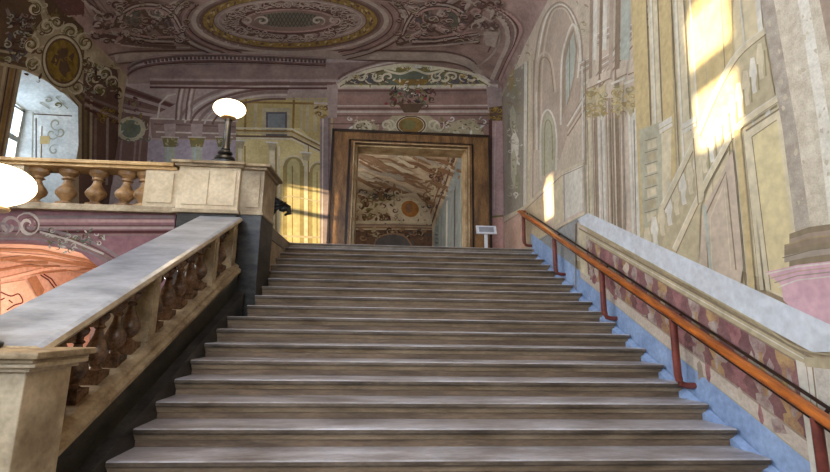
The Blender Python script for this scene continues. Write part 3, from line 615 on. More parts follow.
# scrollwork fields either side
def side(x0, sg):
    X = lambda t: x0+sg*t
    P_([(X(0), 38), (X(6), 18), (X(22), 2), (X(42), -2), (X(62), 4), (X(80), 14), (X(62), 34), (X(40), 42), (X(18), 42)], MAUVED)
    P_([(X(12), 12), (X(26), 4), (X(38), 14), (X(32), 26), (X(16), 26)], SLATE); P_([(X(50), 8), (X(68), 12), (X(66), 26), (X(52), 28)], GREEN)
    for w, m, d in ((6.5, UMBER, 1.8), (5, MAUVE, 0), (1.8, MAUVEL, -1.4)):
        L_([(X(0), 40+d), (X(20), 34+d), (X(38), 20+d), (X(48), 6+d), (X(64), -4+d)], w, m, step=5); L_([(X(6), 4+d), (X(24), 12+d), (X(40), 26+d), (X(60), 34+d), (X(84), 36+d)], w, m, step=5)
    for j in range(26):
        x, y = X(random.uniform(0, 84)), random.uniform(-2, 42); V.scroll(x, y, random.uniform(4, 8), 2.4, random.choice((MAUVEL, ROSE, PLUM, WINE, UMBER)), 1.2, random.uniform(0, 6), random.choice((1, -1)), .6)
    V.foliage(min(X(10), X(36)), 4, max(X(10), X(36)), 26, 26, [GREEN, UMBER, MAUVED, BLACKP], (2, 3.4)); V.foliage(min(X(48), X(70)), 6, max(X(48), X(70)), 28, 26, [SLATE, UMBER, MAUVEL, GREEN], (2, 3.4))
side(190, -1); side(396, 1)
for k, (w, m) in enumerate(((1.2, WINE), (1.6, ROSE), (1.2, PLUM), (2.2, MAUVEL), (1.1, WINE))):
    V.ring(ocx, ocy, 103+k*4.2, 35.5+k*2.0, w, m, math.radians(-28), math.radians(62), 24); V.ring(ocx, ocy, 103+k*4.2, 35.5+k*2.0, w, m, math.radians(118), math.radians(208), 24)
for sg, x0 in ((-1, 190), (1, 396)):
    for k, (w, m) in enumerate(((1.4, WINE), (1.6, MAUVEL), (1.0, BLACKP), (2, ROSE))):
        q = k*2.4; L_([(x0+sg*(4+q), 36-q), (x0+sg*(14+q), 14), (x0+sg*(34), 2+q*.8), (x0+sg*(54), 3+q*.7), (x0+sg*(70-q), 10+q*.6)], w, m); L_([(x0+sg*(16), 43-q), (x0+sg*(40), 42-q*.8), (x0+sg*(60), 38-q*.7), (x0+sg*(82), 34-q*.5)], w*.9, m)
    for j in range(46):
        x = x0+sg*random.uniform(2, 88); y = random.uniform(0, 42); r0 = random.uniform(2.2, 5); a_ = random.uniform(0, 6.28); f_s = random.choice((1, -1))
        V.scroll(x, y+.8, r0, 2.0, random.choice((WINE, BLACKP, UMBER)), 1.1, a_, f_s, .55); V.scroll(x, y, r0, 1.1, random.choice((MAUVEL, ROSE, CREAMD)), 1.1, a_, f_s, .55)
for k in range(60):
    a = 2*PI*k/60+random.uniform(-.05, .05); q = random.uniform(.62, .9); a_ = random.uniform(0, 6.28)
    V.scroll(ocx+74*q*math.cos(a), ocy+21.5*q*math.sin(a)+.6, 3.6, 1.7, WINE, 1.1, a_, (-1)**k, .5); V.scroll(ocx+74*q*math.cos(a), ocy+21.5*q*math.sin(a), 3.6, 1.0, MAUVEL, 1.1, a_, (-1)**k, .5)
L_([(190, 46), (150, 46), (120, 44)], 1.6, MAUVEL); L_([(398, 46), (440, 44), (478, 40)], 1.6, MAUVEL)
L_([(110, 40), (140, 44), (176, 46)], 3, PLUM)
P_([(484, 30), (500, 30), (496, 46), (486, 44)], MAUVEL)
V.foliage(90, 12, 128, 38, 50, [MAUVEL, PLUM, WINE, ROSE, UMBER], (3, 6)); V.foliage(470, 0, 500, 40, 24, [MAUVEL, PLUM, WINE], (3, 6))
tag(V.done('ceiling', bmw, [CM]), kind='structure')
# dentil course where the vault meets the door wall
bm = bmesh.new(); k = 0
for j in range(-94, 96):
    x = CX+j*.052*1.0
    if abs(x-CX) < CR-.35 and j % 2 == 0 and x < -1.75: box(bm, x-.026, x+.026, YB-.05, YB-.002, ceil_z(x)-.15, ceil_z(x)-.09)
pts = [(x, z) for x, z in pr_ if abs(x-CX) < CR-.02 and x < -1.7]
for dz, h, dy, mi in ((.0, .07, .1, 1), (.2, .05, .06, 0), (.27, .03, .03, 1)):
    for (xa, za), (xb, zb_) in zip(pts, pts[1:]):
        vs = [bm.verts.new(p) for p in ((xa, YB-dy, za-dz-h), (xb, YB-dy, zb_-dz-h), (xb, YB-dy, zb_-dz), (xa, YB-dy, za-dz), (xa, YB, za-dz-h), (xb, YB, zb_-dz-h), (xb, YB, zb_-dz), (xa, YB, za-dz))]
        for q in ((0, 1, 2, 3), (0, 4, 5, 1), (3, 2, 6, 7)): bm.faces.new([vs[i] for i in q]).material_index = mi
tag(link('trim_8', bm, [PLUM, MAUVED]), kind='structure')
# ================================================================== FLOORS, REAR WALL
bm = bmesh.new(); box(bm, XL-.85, XW, -4.5, YB+.6, ZF-.3, ZF); tag(link('floor', bm, FLOORM), kind='structure')
bm = bmesh.new(); box(bm, SX0+.0, XW, YT, YB+.55, ZL-.4, ZL-.002); box(bm, XL, SX0+.0, 7.07, YB+.55, ZL-.2, ZL-.002); tag(link('floor', bm, FLOORM), kind='structure')
bm = bmesh.new(); rx0, rx1, rz0, rz1 = -5.4, 1.6, 1.0, 5.2
for x0, x1, z0, z1 in ((XL-.85, rx0, ZF, 7.5), (rx1, XW+.5, ZF, 7.5), (rx0, rx1, ZF, rz0), (rx0, rx1, rz1, 7.5)): box(bm, x0, x1, -4.8, -4.5, z0, z1)
tag(link('wall_front', bm, SHUT), kind='structure')
bm = bmesh.new()
for j in range(5): x = rx0+(rx1-rx0)*j/4; box(bm, x-.06, x+.06, -4.75, -4.6, rz0, rz1)
for z in (rz0+.05, (rz0+rz1)/2, rz1-.05): box(bm, rx0, rx1, -4.74, -4.62, z-.05, z+.05)
w4 = tag(link('added_window', bm, LEDW), kind='structure'); bm = bmesh.new(); box(bm, rx0, rx1, -4.69, -4.68, rz0, rz1); link('pane', bm, glass('rear_glass'), w4)  # unseen window behind the camera, added as a main light source
# ================================================================== STAIRCASE
st = thing('staircase', 'broad worn grey stone staircase climbing to the painted doorway wall', 'staircase', (0, D0, ZF))
for k in range(-3, 18):
    y, z = D0+k*RUN, Z0+k*RISE; y1 = y+RUN+.1 if k < 17 else y+.6
    xa = -1.80 if (y < 3.2 or (y+RUN+.12 > 6.55 and y < 7.35)) else SX0-.02
    bm = bmesh.new(); box(bm, xa, SX1-.03, y+.045, YT+.3 if False else y1+.02, z-RISE-(.0 if k > -3 else 0), z-.055)
    s_ = link('step', bm, RISER, st)
    bm = bmesh.new(); pf = [(y+.004, z-.05), (y-.008, z-.035), (y-.008, z-.010), (y+.001, z-.002), (y+.02, z), (y1, z), (y1, z-.05)]
    prism_x(bm, pf, xa, SX1); bm.normal_update(); bmesh.ops.recalc_face_normals(bm, faces=bm.faces[:])
    for f in bm.faces: f.material_index = 0 if f.normal.z > .5 else 1  # tops get the light stone, upright faces the worn, shaded copy
    link('tread', bm, [TREAD, NOSE], s_)
    bm = bmesh.new(); prism_x(bm, [(y+.008, z-.052), (y+.045, z-.052), (y+.045, z-.095), (y+.03, z-.09), (y+.022, z-.072)], xa, SX1-.012); link('nosing_moulding', bm, FILLET, s_)
# solid body
bm = bmesh.new(); pts = [(D0-3*RUN+.1, ZF)]
for k in range(-3, 18): pts += [(D0+k*RUN+.1, Z0+k*RISE-.06), (D0+(k+1)*RUN+.1, Z0+k*RISE-.06)]
pts[-1] = (YT+.0, pts[-1][1]); pts[-2] = (YT-.02, pts[-2][1]); pts += [(YT, ZF)]
prism_x(bm, [(D0-3*RUN+.1, ZF), (YT-.02, ZL-.2), (YT-.02, ZF)], -1.78, SX1-.04); link('masonry_core', bm, RISER, st)
bm = bmesh.new(); slope_run(bm, [(SX1-.035, -.1), (XW-.035, -.06), (XW-.035, -.4), (SX1-.035, -.4)], 3.0, YT+.05); tag(link('side_fillet', bm, BLUE, st), 'pale blue painted mortar along the right wall')
# ================================================================== LEFT STAIR BALUSTRADE
YE = 6.53; YS = 3.16
BX0, BX1 = -2.68, -2.06
bal = thing('stair_balustrade', 'sloping marble balustrade left of the stairs with broad blue-grey cap', 'balustrade', (-2.3, YS, ZF))
bm = bmesh.new(); 
a = [(-2.62, y, ZF) for y in (2.6, YE)]
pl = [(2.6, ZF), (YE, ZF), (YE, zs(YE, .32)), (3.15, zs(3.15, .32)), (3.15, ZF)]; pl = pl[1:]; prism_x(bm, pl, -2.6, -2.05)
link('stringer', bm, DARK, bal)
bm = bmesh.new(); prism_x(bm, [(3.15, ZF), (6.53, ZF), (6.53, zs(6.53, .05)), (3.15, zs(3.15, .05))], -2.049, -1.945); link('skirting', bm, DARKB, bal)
bm = bmesh.new(); slope_run(bm, [(-2.58, .32), (-2.06, .32), (-2.01, .335), (-2.005, .375), (-2.04, .395), (-2.04, .43), (-2.09, .46), (-2.56, .46)], YS, YE-.01); link('base_rail', bm, STONE2, bal)
bm = bmesh.new(); slope_run(bm, [(-2.60, 1.02), (-2.12, 1.02), (-2.09, 1.04), (BX1, 1.055), (BX1+.015, 1.08), (BX1, 1.11), (BX1-.035, 1.125), (BX0+.04, 1.125), (BX0-.02, 1.09), (-2.64, 1.05)], 2.99, YE-.01)
bmesh.ops.recalc_face_normals(bm, faces=bm.faces[:])
for f in bm.faces:
    if f.normal.z > .8: f.material_index = 0
    else: f.material_index = 1
link('cap', bm, [CAPST, STONE], bal)
for y0, y1 in ((4.34, 4.46), (5.72, 5.85), (6.36, 6.51)):
    bm = bmesh.new(); slope_run(bm, [(-2.50, .455), (-2.10, .455), (-2.10, 1.03), (-2.50, 1.03)], y0, y1); slope_run(bm, [(-2.10, .54), (-2.085, .54), (-2.085, .97), (-2.10, .97)], y0+.03, y1-.03); link('post', bm, STONE2, bal)
BPR = [(.06, .0), (.062, .018), (.04, .03), (.034, .04), (.07, .07), (.088, .105), (.086, .135), (.062, .175), (.036, .22), (.028, .255), (.046, .268), (.03, .28), (.032, .295), (.058, .315), (.066, .335), (.05, .36)]
def stair_baluster(y):
    bm = bmesh.new(); x = -2.21; d = .068; a = .515
    prism_x(bm, [(y-d, zs(y-d, .45)), (y+d, zs(y+d, .45)), (y+d, zs(y, a)+.02), (y-d, zs(y, a)+.02)], x-.08, x+.08)
    zt = zs(y, .975); prism_x(bm, [(y-d, zt-.01), (y+d, zt-.01), (y+d, zs(y+d, 1.03)), (y-d, zs(y-d, 1.03))], x-.08, x+.08)
    sc_ = (zt-zs(y, a))/.36; lathe(bm, [(r, z*sc_) for r, z in BPR], (x, y, zs(y, a)), 1.0, .82, 18)
    return link('baluster', bm, BROWNM, bal, True)
for y in [3.34+.228*j for j in range(5)][:4]+[4.22]+[4.60+.25*j for j in range(5)]+[6.0, 6.21]: stair_baluster(y)
# ================================================================== NEWEL PEDESTAL
ped = thing('newel_pedestal', 'cream marble pedestal at the foot of the left balustrade', 'pedestal', (-2.3, 3.1, ZF))
px0, px1, py0, py1 = -3.0, -1.95, 2.74, 3.12; zt = -.185
bm = bmesh.new(); box(bm, px0, px1, py0, py1, ZF, zt-.11, bev=.01); box(bm, px0-.07, px1+.06, py0-.06, py1+.0, ZF, ZF+.25, bev=.015); link('shaft', bm, STONE, ped)
bm = bmesh.new(); box(bm, px0-.13, px1+.13, py0-.12, py1+.02, zt-.038, zt, bev=.014); box(bm, px0-.09, px1+.09, py0-.09, py1+.01, zt-.062, zt-.036, bev=.008); link('cap', bm, STONE2, ped)
bm = bmesh.new(); box(bm, px0-.06, px1+.09, py0-.07, py1+.01, zt-.088, zt-.06, bev=.01); box(bm, px0-.03, px1+.04, py0-.035, py1, zt-.112, zt-.086, bev=.006); link('cornice', bm, STONE, ped)
# ================================================================== LAMPS
OPAL = emit('lit_opal_glass', (255, 226, 178), 14)
def lamp(loc, label, hgt):
    L = thing('globe_lamp', label, 'lamp', loc, 'opal globe lamps on the balustrade'); k = hgt
    bm = bmesh.new(); x, y, z = loc
    lathe(bm, [(.17, 0), (.175, .03), (.15, .045), (.115, .055), (.13, .085), (.12, .115), (.07, .135), (.06, .15), (.095, .175), (.09, .2), (.055, .22)], loc, 1.15, 1, 24); link('base', bm, BLACK, L, True)
    bm = bmesh.new(); lathe(bm, [(.052, .215), (.062, .24), (.05, .27), (.044, .45*k), (.04, .78*k), (.052, .79*k), (.052, .805*k), (.036, .82*k)], loc, 1.15, 1, 16); link('stem', bm, BLACK, L, True)
    bm = bmesh.new(); lathe(bm, [(.04, .82*k), (.1, .835*k), (.105, .85*k), (.07, .87*k)], loc, 1.1, 1, 20); link('collar', bm, DOORL, L, True)
    bm = bmesh.new(); n = 14; lathe(bm, [(.238*math.cos(-PI/2*.86+PI*.93*j/n), .87*k+.125+.135*math.sin(-PI/2*.86+PI*.93*j/n)) for j in range(n+1)], loc, 1, .8, 32); g = link('globe', bm, OPAL, L, True); g['label'] = 'glowing opal glass globe'
    ld = bpy.data.lights.new('lamp_light', 'POINT'); ld.energy = 22; ld.color = (1, .78, .5); ld.shadow_soft_size = .25
    lo_ = bpy.data.objects.new('lamp_light', ld); C.objects.link(lo_); lo_.location = (x, y-.45, z+.87*k+.1)
    return L
# ================================================================== STONE PIER at the head of the left balustrade
pier = thing('stone_pier', 'square marble pier joining stair balustrade and gallery railing', 'pier', (-2.5, 6.9, ZF))
mx0, mx1, my0, my1, zc = -3.02, -2.15, 6.56, 7.35, 2.27
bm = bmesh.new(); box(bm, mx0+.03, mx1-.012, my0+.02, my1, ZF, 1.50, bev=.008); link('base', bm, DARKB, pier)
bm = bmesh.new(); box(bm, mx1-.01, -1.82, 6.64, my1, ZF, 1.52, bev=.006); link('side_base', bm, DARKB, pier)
bm = bmesh.new(); box(bm, mx0-.03, mx1+.03, my0-.03, my1, 1.50, 1.56, bev=.015); box(bm, mx1+.031, -1.79, 6.61, my1+.0, 1.51, 1.56, bev=.012); link('plinth_moulding', bm, STONE, pier)
bm = bmesh.new(); box(bm, mx0, mx1, my0, my1, 1.56, 2.2, bev=.006)
for a, b in ((mx0+.07, (mx0+mx1)/2-.0), ((mx0+mx1)/2+.02, mx1-.05)): box(bm, a, b, my0-.018, my0+.02, 1.62, 2.14, bev=.008)
link('dado_block', bm, PANEL, pier)
bm = bmesh.new(); box(bm, mx1-.01, -1.82, 6.64, my1, 1.56, 2.22, bev=.006); box(bm, mx1+.08, -1.87, 6.625, 6.66, 1.62, 2.14, bev=.006); link('side_block', bm, STONE, pier)
bm = bmesh.new(); box(bm, mx0-.05, mx1+.05, my0-.05, my1+.03, 2.19, 2.225, bev=.01); box(bm, mx0-.09, mx1+.08, my0-.09, my1+.05, 2.225, zc, bev=.012)
box(bm, mx1+.051, -1.78, 6.58, my1+.03, 2.19, 2.225, bev=.008); box(bm, mx1+.081, -1.72, 6.53, my1+.05, 2.225, zc, bev=.012); link('cap', bm, STONE2, pier)
lamp((-2.43, 6.66, zc), 'globe lamp standing on the square pier at the stair top', .89)
lamp((-2.47, 2.92, zt), 'globe lamp cut by the left frame edge, on the newel pedestal', 1.0)
# landing edge block running back from the pier
bm = bmesh.new(); prism_x(bm, [(my1+.06, ZF), (YT-.01, ZF), (YT-.01, ZL+.02), (my1+.9, 1.57), (my1+.06, 1.60)], -2.1, -1.943); bx = link('landing_kerb', bm, STONE, None)
tag(bx, 'grey stone kerb wall running back from the pier to the landing', 'kerb')
# dark foliate bracket behind the pier
bm = bmesh.new()
tube(bm, [(-1.98, 7.45, 2.08), (-1.86, 7.5, 1.98), (-1.74, 7.52, 1.90), (-1.63, 7.5, 1.84), (-1.60, 7.5, 1.76), (-1.68, 7.5, 1.72)], [.03, .05, .065, .06, .045, .02], 10)
tube(bm, [(-1.98, 7.45, 1.68), (-1.90, 7.5, 1.74), (-1.84, 7.52, 1.84), (-1.72, 7.5, 1.90)], [.05, .05, .045, .02], 8)
for p, r in (((-1.80, 7.46, 1.88), .07), ((-1.70, 7.45, 1.82), .06), ((-1.88, 7.46, 1.8), .055)):
    bmesh.ops.create_icosphere(bm, subdivisions=2, radius=r, matrix=Matrix.Translation(p) @ Matrix.Diagonal((1.2, .8, .8, 1)))
for k in range(6):
    a = .5+k*.9; tube(bm, [(-1.76, 7.45, 1.86), (-1.76+.1*math.cos(a), 7.42, 1.86+.08*math.sin(a)), (-1.76+.15*math.cos(a+.3), 7.45, 1.86+.11*math.sin(a+.3))], [.035, .025, .006], 6)
tag(link('iron_bracket', bm, BLACK, None, True), 'dark curled iron bracket poking out behind the pier', 'bracket')
# ================================================================== GALLERY BALUSTRADE
GY0, GY1 = 6.62, 6.98
gal = thing('gallery_balustrade', 'level marble gallery railing with pale bulbous balusters under the window', 'balustrade', (-4.5, 6.8, 1.5))
bm = bmesh.new(); box(bm, XL, mx0-.095, GY0-.06, GY1+.04, 2.19, 2.245, bev=.012); box(bm, XL, mx0-.055, GY0-.02, GY1, 2.145, 2.19, bev=.01); link('handrail', bm, mat('honey_marble', (212, 176, 122), (170, 134, 84), .45, 3, 6), gal)
bm = bmesh.new(); box(bm, XL, mx0-.035, GY0-.03, GY1, 1.50, 1.545, bev=.01); box(bm, XL, mx0-.035, GY0, GY1-.03, 1.545, 1.60, bev=.01); link('base_rail', bm, STONE, gal)
for x0, x1 in ((-5.95, -5.22), (-3.52, mx0-.03)):
    bm = bmesh.new(); box(bm, x0, x1, GY0+.01, GY1-.03, 1.59, 2.155, bev=.005); box(bm, x0+.06, x1-.06, GY0-.01, GY0+.03, 1.65, 2.1, bev=.006); link('post', bm, PANEL, gal)
GP = [(.125, 0), (.125, .05), (.08, .06), (.055, .085), (.085, .12), (.135, .17), (.145, .21), (.12, .26), (.075, .31), (.055, .36), (.055, .39), (.09, .405), (.07, .42), (.07, .44), (.10, .465), (.13, .49), (.135, .545)]
for x in (-5.12, -4.70, -4.28, -3.86, -3.60):
    bm = bmesh.new(); lathe(bm, GP, (x, 6.8, 1.595), 1.0, .85, 24); link('baluster', bm, mat('brown_honey_marble', (184, 146, 100), (110, 78, 48), .4, 6, 8), gal, True)
for x in (-6.2, -6.62):
    bm = bmesh.new(); lathe(bm, GP, (x, 6.8, 1.595), 1.12, .9, 16); link('baluster', bm, STONE, gal, True)
# ================================================================== WALL UNDER THE GALLERY with the arch
GW = 6.86; ax, az, aa, ab = -5.45, .03, 2.15, 1.03
G = Fresco(plane_surf(1, GW-.16, (0, -1, 0))); P_, L_ = G.poly, G.line
bmw = bmesh.new(); n = 32
def arch_pts(d=0): return [(ax+(aa+d)*math.cos(PI*j/n), az+(ab+d)*math.sin(PI*j/n)) for j in range(n+1)]
front = arch_pts(); y_ = GW-.16
for (xa, za), (xb, zb_) in zip(front, front[1:]):
    if xb < XL: xb = XL
    if xa <= XL: continue
    for yy in (y_, GW+.2): bmw.faces.new([bmw.verts.new(p) for p in ((xa, yy, za), (xb, yy, zb_), (xb, yy, 1.5), (xa, yy, 1.5))])
    bmw.faces.new([bmw.verts.new(p) for p in ((xa, y_, za), (xa, GW+.2, za), (xb, GW+.2, zb_), (xb, y_, zb_))])
box(bmw, ax+aa, mx0-.04, y_, GW+.2, ZF, 1.5)
P_([(-40, 214), (175, 214), (172, 250), (140, 300), (100, 268), (80, 252), (40, 242), (-40, 240)], fm('under_gallery_plum', (146, 108, 110), (118, 84, 88), 2))
for y, w, m in ((216, 3, VIOLET), (220, 3, ROSE), (224.5, 1.4, PLUM), (227, 2.4, MAUVE), (231, 3, WINE), (234, 1.5, MAUVED)): L_([(34, y+1), (174, y+1)], w, m)
for k, (w, m) in enumerate(((2, VIOLET), (3.4, MAUVED), (1.6, PLUM), (2.6, VIOLET))): L_([(-30, 239-k*3.6), (0, 238.6-k*3.6), (40, 239.8-k*3.6), (80, 249-k*3.8), (104, 260-k*4), (126, 274-k*4)], w, m)
G.scroll(28, 225, 12, 4, MAUVEL, 1.5, 3.5, 1); G.scroll(30, 226, 9, 2.2, PLUM, 1.3, 3.5, 1); G.scroll(10, 226, 10, 4, MAUVE, 1.3, 1, -1); G.scroll(4, 230, 8, 2.4, VIOLET, 1.2, 2, 1)
G.foliage(44, 230, 106, 252, 60, [OLIVE, GREEN, SAGE, UMBER, MAUVEL], (1.6, 3.2)); L_([(40, 232), (70, 240), (104, 254)], 2, MAUVEL)
tag(G.done('wall_gallery', bmw, [fm('under_gallery_plum', (1, 1, 1))]), kind='structure')
# lower vault seen through the arch
def vF(p): return ((p.x-ax)/(aa+.25))**2+((p.z-az)/(ab+.2))**2-1
def vg(p): return -Vector(((p.x-ax)/(aa+.25)**2, 0, (p.z-az)/(ab+.2)**2)).normalized()
base_f = march_surf(vF, vg, 3, 30)
def vsurf(u, v):
    r = ray(u, v); t = 7.0/r.y; p = r*t
    if vF(p) > 0: return r*(GW+.21)/r.y if False else p, Vector((0, -1, 0))
    out = lambda p: vF(p) > 0 or p.y > 11.98 or p.x < XL+.02
    while not out(r*t): t += .01
    lo, hi = t-.01, t
    for _ in range(24):
        m = (lo+hi)/2
        if out(r*m): hi = m
        else: lo = m
    p = r*lo
    if p.x < XL+.022: return p, Vector((1, 0, 0))
    return p, (vg(p) if p.y < 11.97 else Vector((0, -1, 0)))
O = Fresco(vsurf, None, True); P_, L_ = O.poly, O.line
bmw = bmesh.new(); n = 90; vp = [(ax+(aa+.25)*math.cos(PI*j/n), az+(ab+.2)*math.sin(PI*j/n)) for j in range(n+1)]
for (xa, za), (xb, zb_) in zip(vp, vp[1:]):
    bmw.faces.new([bmw.verts.new(p) for p in ((xa, GW+.19, za), (xb, GW+.19, zb_), (xb, 12, zb_), (xa, 12, za))])
    bmw.faces.new([bmw.verts.new(p) for p in ((xa, 12, za), (xb, 12, zb_), (xb, 12, ZF), (xa, 12, ZF))])
bmw.faces.new([bmw.verts.new(p) for p in ((ax+aa+.25, GW+.19, az), (ax+aa+.25, 12, az), (ax+aa+.25, 12, ZF), (ax+aa+.25, GW+.19, ZF))])
bmw.faces.new([bmw.verts.new(p) for p in ((XL+.012, GW+.21, ZF), (XL+.012, 12, ZF), (XL+.012, 12, 1.0), (XL+.012, GW+.21, 1.0))])
SAL = mat('salmon_vault', (226, 180, 154), (206, 158, 132), .8, 1.6); SALD = mat('burnt_salmon', (184, 132, 96), (164, 112, 78), .8, 2); SALL = mat('pale_salmon', (244, 196, 168), (232, 180, 150), .8, 2); MAR = mat('maroon_line', (120, 46, 38), None, .8)
for pts, w, m in (((( -20, 262), (30, 256), (70, 262), (100, 266)), 4, SALD), (((-20, 248), (40, 250), (96, 262)), 2.4, SALD), (((-10, 256), (20, 262), (48, 262)), 2.5, SALD), (((-20, 284), (30, 274), (92, 268)), 1.6, SALD), (((0, 280), (50, 268), (80, 268)), 3, SALL), (((-10, 272), (24, 266), (60, 266)), 2, SALD), (((0, 252), (50, 256), (84, 264)), 2, SALL)): L_(list(pts), w, m, step=8)
P_([(0, 284), (24, 280), (34, 296), (36, 306), (0, 325)], SALL); P_([(27, 279), (36, 276), (44, 290), (40, 298), (36, 296)], SALD)
for pts in (((40, 275), (48, 280), (54, 288)), ((43, 274), (51, 279), (56, 286)), ((0, 292), (10, 296), (18, 294), (22, 302), (14, 305), (6, 310)), ((0, 300), (4, 298)), ((8, 300), (12, 303))): L_(list(pts), 1.4, MAR)
tag(O.done('ceiling', bmw, [SAL]), kind='structure')
def plight(nm, loc, e, col, r=.3):
    ld = bpy.data.lights.new(nm, 'POINT'); ld.energy = e; ld.color = col; ld.shadow_soft_size = r
    o = bpy.data.objects.new(nm, ld); C.objects.link(o); o.location = loc; return o
plight('lower_hall_fill', (-4.9, 8.6, -.3), 170, (1, .92, .84), .3)  # unseen point light added to brighten the salmon vault
# ================================================================== HANDRAIL on the right
hr = thing('handrail', 'polished orange wooden handrail on red iron posts along the right wall', 'handrail', (2.95, YT, ZL))
RX = 2.93; YR0, YR1 = 2.2, 9.55
def rl(y, h=.70): return (RX, y, zs(y, h))
bm = bmesh.new(); pf = [(.050*math.cos(a)*1.15, .032*math.sin(a)) for a in [2*PI*j/16 for j in range(16)]]
slope_run(bm, [(RX+x, .715+z*1.15) for x, z in pf], YR0, YR1)
link('wooden_rail', bm, WOOD, hr, True)
bm = bmesh.new(); slope_run(bm, [(RX-.03, .665), (RX+.03, .665), (RX+.03, .682), (RX-.03, .682)], YR0+.1, YR1-.1); link('iron_flat', bm, WOODD, hr)
bm = bmesh.new(); slope_run(bm, [(RX+.1+.015*math.cos(a), .745+.015*math.sin(a)) for a in [2*PI*j/10 for j in range(10)]], YR0, YR1-.35); link('dark_strip', bm, WOODD, hr, True)  # thin dark bar added for the dark line beside the wooden rail
for y in (9.3, 7.6, 5.95, 4.50, 3.05):
    zb = zs(y, .035); zt_ = zs(y, .68); bm = bmesh.new()
    tube(bm, [(RX, y, zt_), (RX, y, zb+.1), (RX+.01, y, zb+.05), (RX+.035, y, zb+.015), (RX+.08, y, zb), (XW-.01, y, zb)], .029, 12, sx=1.35)
    p = link('post', bm, POSTM, hr, True)
    bm = bmesh.new(); lathe(bm, [(.05, 0), (.05, .012)], (0, 0, 0), 1, 1, 16); bmesh.ops.transform(bm, matrix=Matrix.Translation((XW-.014, y, zb)) @ Matrix.Rotation(PI/2, 4, 'Y'), verts=bm.verts[:]); link('wall_flange', bm, POSTM, p)
    bm = bmesh.new(); tube(bm, [(RX, y, zt_-.03), (RX+.05, y, zt_+.01), (RX+.1, y, zs(y, .735))], .014, 8); link('bracket', bm, WOODD, p)
bm = bmesh.new(); tube(bm, [(RX, YR1-.02, zs(YR1, .72)), (RX+.05, YR1+.06, zs(YR1, .74)), (XW-.005, YR1+.1, zs(YR1, .74))], .03, 10); link('rail_return', bm, WOOD, hr, True)
# ================================================================== SIGN ON A STAND
sg = thing('sign_stand', 'small white notice board on a white post beside the doorway', 'sign', (2.30, 10.1, ZL))
sy = 10.1; sx = 2.30
bm = bmesh.new(); box(bm, sx-.035, sx+.035, sy, sy+.05, ZL, 2.06, bev=.005); link('post', bm, WHITE, sg)
bm = bmesh.new(); lathe(bm, [(.16, 0), (.16, .015), (.05, .03)], (sx, sy+.02, ZL), 1.2, 1, 20); link('base', bm, WHITE, sg, True)
T = Matrix.Translation((sx, sy-.02, 2.12)) @ Matrix.Rotation(math.radians(-22), 4, 'X')
bm = bmesh.new(); box(bm, -.235, .235, -.015, .015, -.12, .10, bev=.008); bmesh.ops.transform(bm, matrix=T, verts=bm.verts[:]); pn = link('panel', bm, WHITE, sg)
bm = bmesh.new(); box(bm, -.17, .17, -.018, -.012, -.075, .06)
bmesh.ops.transform(bm, matrix=T, verts=bm.verts[:]); link('printed_sheet', bm, GREYT, pn)
# ================================================================== ROOM BEYOND THE DOOR
QX0, QX1, QY0, QY1, QS = -4.2, 2.75, YB+.55, 23.5, 5.2
qcx, qcr = (QX0+QX1)/2, (QX1-QX0)/2
def qz(x):
    t = min(1, abs((x-qcx)/qcr)); return QS+1.5*(1-t**2.4)**(1/2.4)
def bisect(r, t0, t1, out):
    for _ in range(26):
        m = (t0+t1)/2
        if out(r*m): t1 = m
        else: t0 = m
    return r*t0
def qsurf(u, v):
    r = ray(u, v); t = QY0/r.y
    out = lambda p: p.y > QY1-.02 or p.x > QX1-.02 or p.z > qz(p.x)-.004
    while not out(r*t): t += .02
    p = bisect(r, t-.02, t, out)
    if p.y > QY1-.021: return p, Vector((0, -1, 0))
    if p.x > QX1-.021: return p, Vector((-1, 0, 0))
    e = .01; return p, Vector(((qz(p.x+e)-qz(p.x-e))/(2*e), 0, -1)).normalized()
Q = Fresco(qsurf, ((120, 98, 80), .15), True); P_, L_ = Q.poly, Q.line
bmw = bmesh.new(); n = 140; qp = [(qcx-qcr*math.cos(PI*j/n), qz(qcx-qcr*math.cos(PI*j/n))) for j in range(n+1)]
for (xa, za), (xb, zb_) in zip(qp, qp[1:]):
    bmw.faces.new([bmw.verts.new(p) for p in ((xa, QY0, za), (xb, QY0, zb_), (xb, QY1, zb_), (xa, QY1, za))])
bmw2 = bmesh.new()
QC = fm('sky_cream', (196, 178, 156), (150, 124, 100), 1.1)
clouds = [fm('cloud_cream', (216, 200, 176)), fm('cloud_brown', (150, 118, 92)), fm('cloud_rust', (140, 104, 78)), fm('cloud_grey', (176, 164, 150))]
for j in range(60):
    x, y = random.uniform(356, 450), random.uniform(150, 200); l = random.uniform(8, 22); sl = .35+random.uniform(-.15, .2)
    L_([(x-l, y-l*sl+2), (x-l*.3, y-l*sl*.3-1), (x+l*.4, y+l*sl*.4+1), (x+l, y+l*sl)], random.uniform(1.6, 4), random.choice(clouds), True, 6)
for j in range(36):
    t = random.random(); x = 430+t*28*0+random.uniform(-14, 20)*(1-t*.5); y = 220-t*64; x = 434+(458-434)*t-random.uniform(2, 20); Q.scroll(x, y, random.uniform(2, 4.5), 1.6, random.choice([UMBER, clouds[2], CREAM, WINE, SLATE]), 1.1, random.uniform(0, 6), random.choice((1, -1)))
for k, m in enumerate((clouds[0], UMBER, MAUVEL, clouds[2])): L_([(459-k*2.6, 150), (446-k*2.6, 190), (433-k*2.2, 226)], 1.3, m)
Q.foliage(356, 190, 402, 220, 110, [UMBER, clouds[2], SLATE, CREAM, WINE, OLIVE], (2, 4.4))
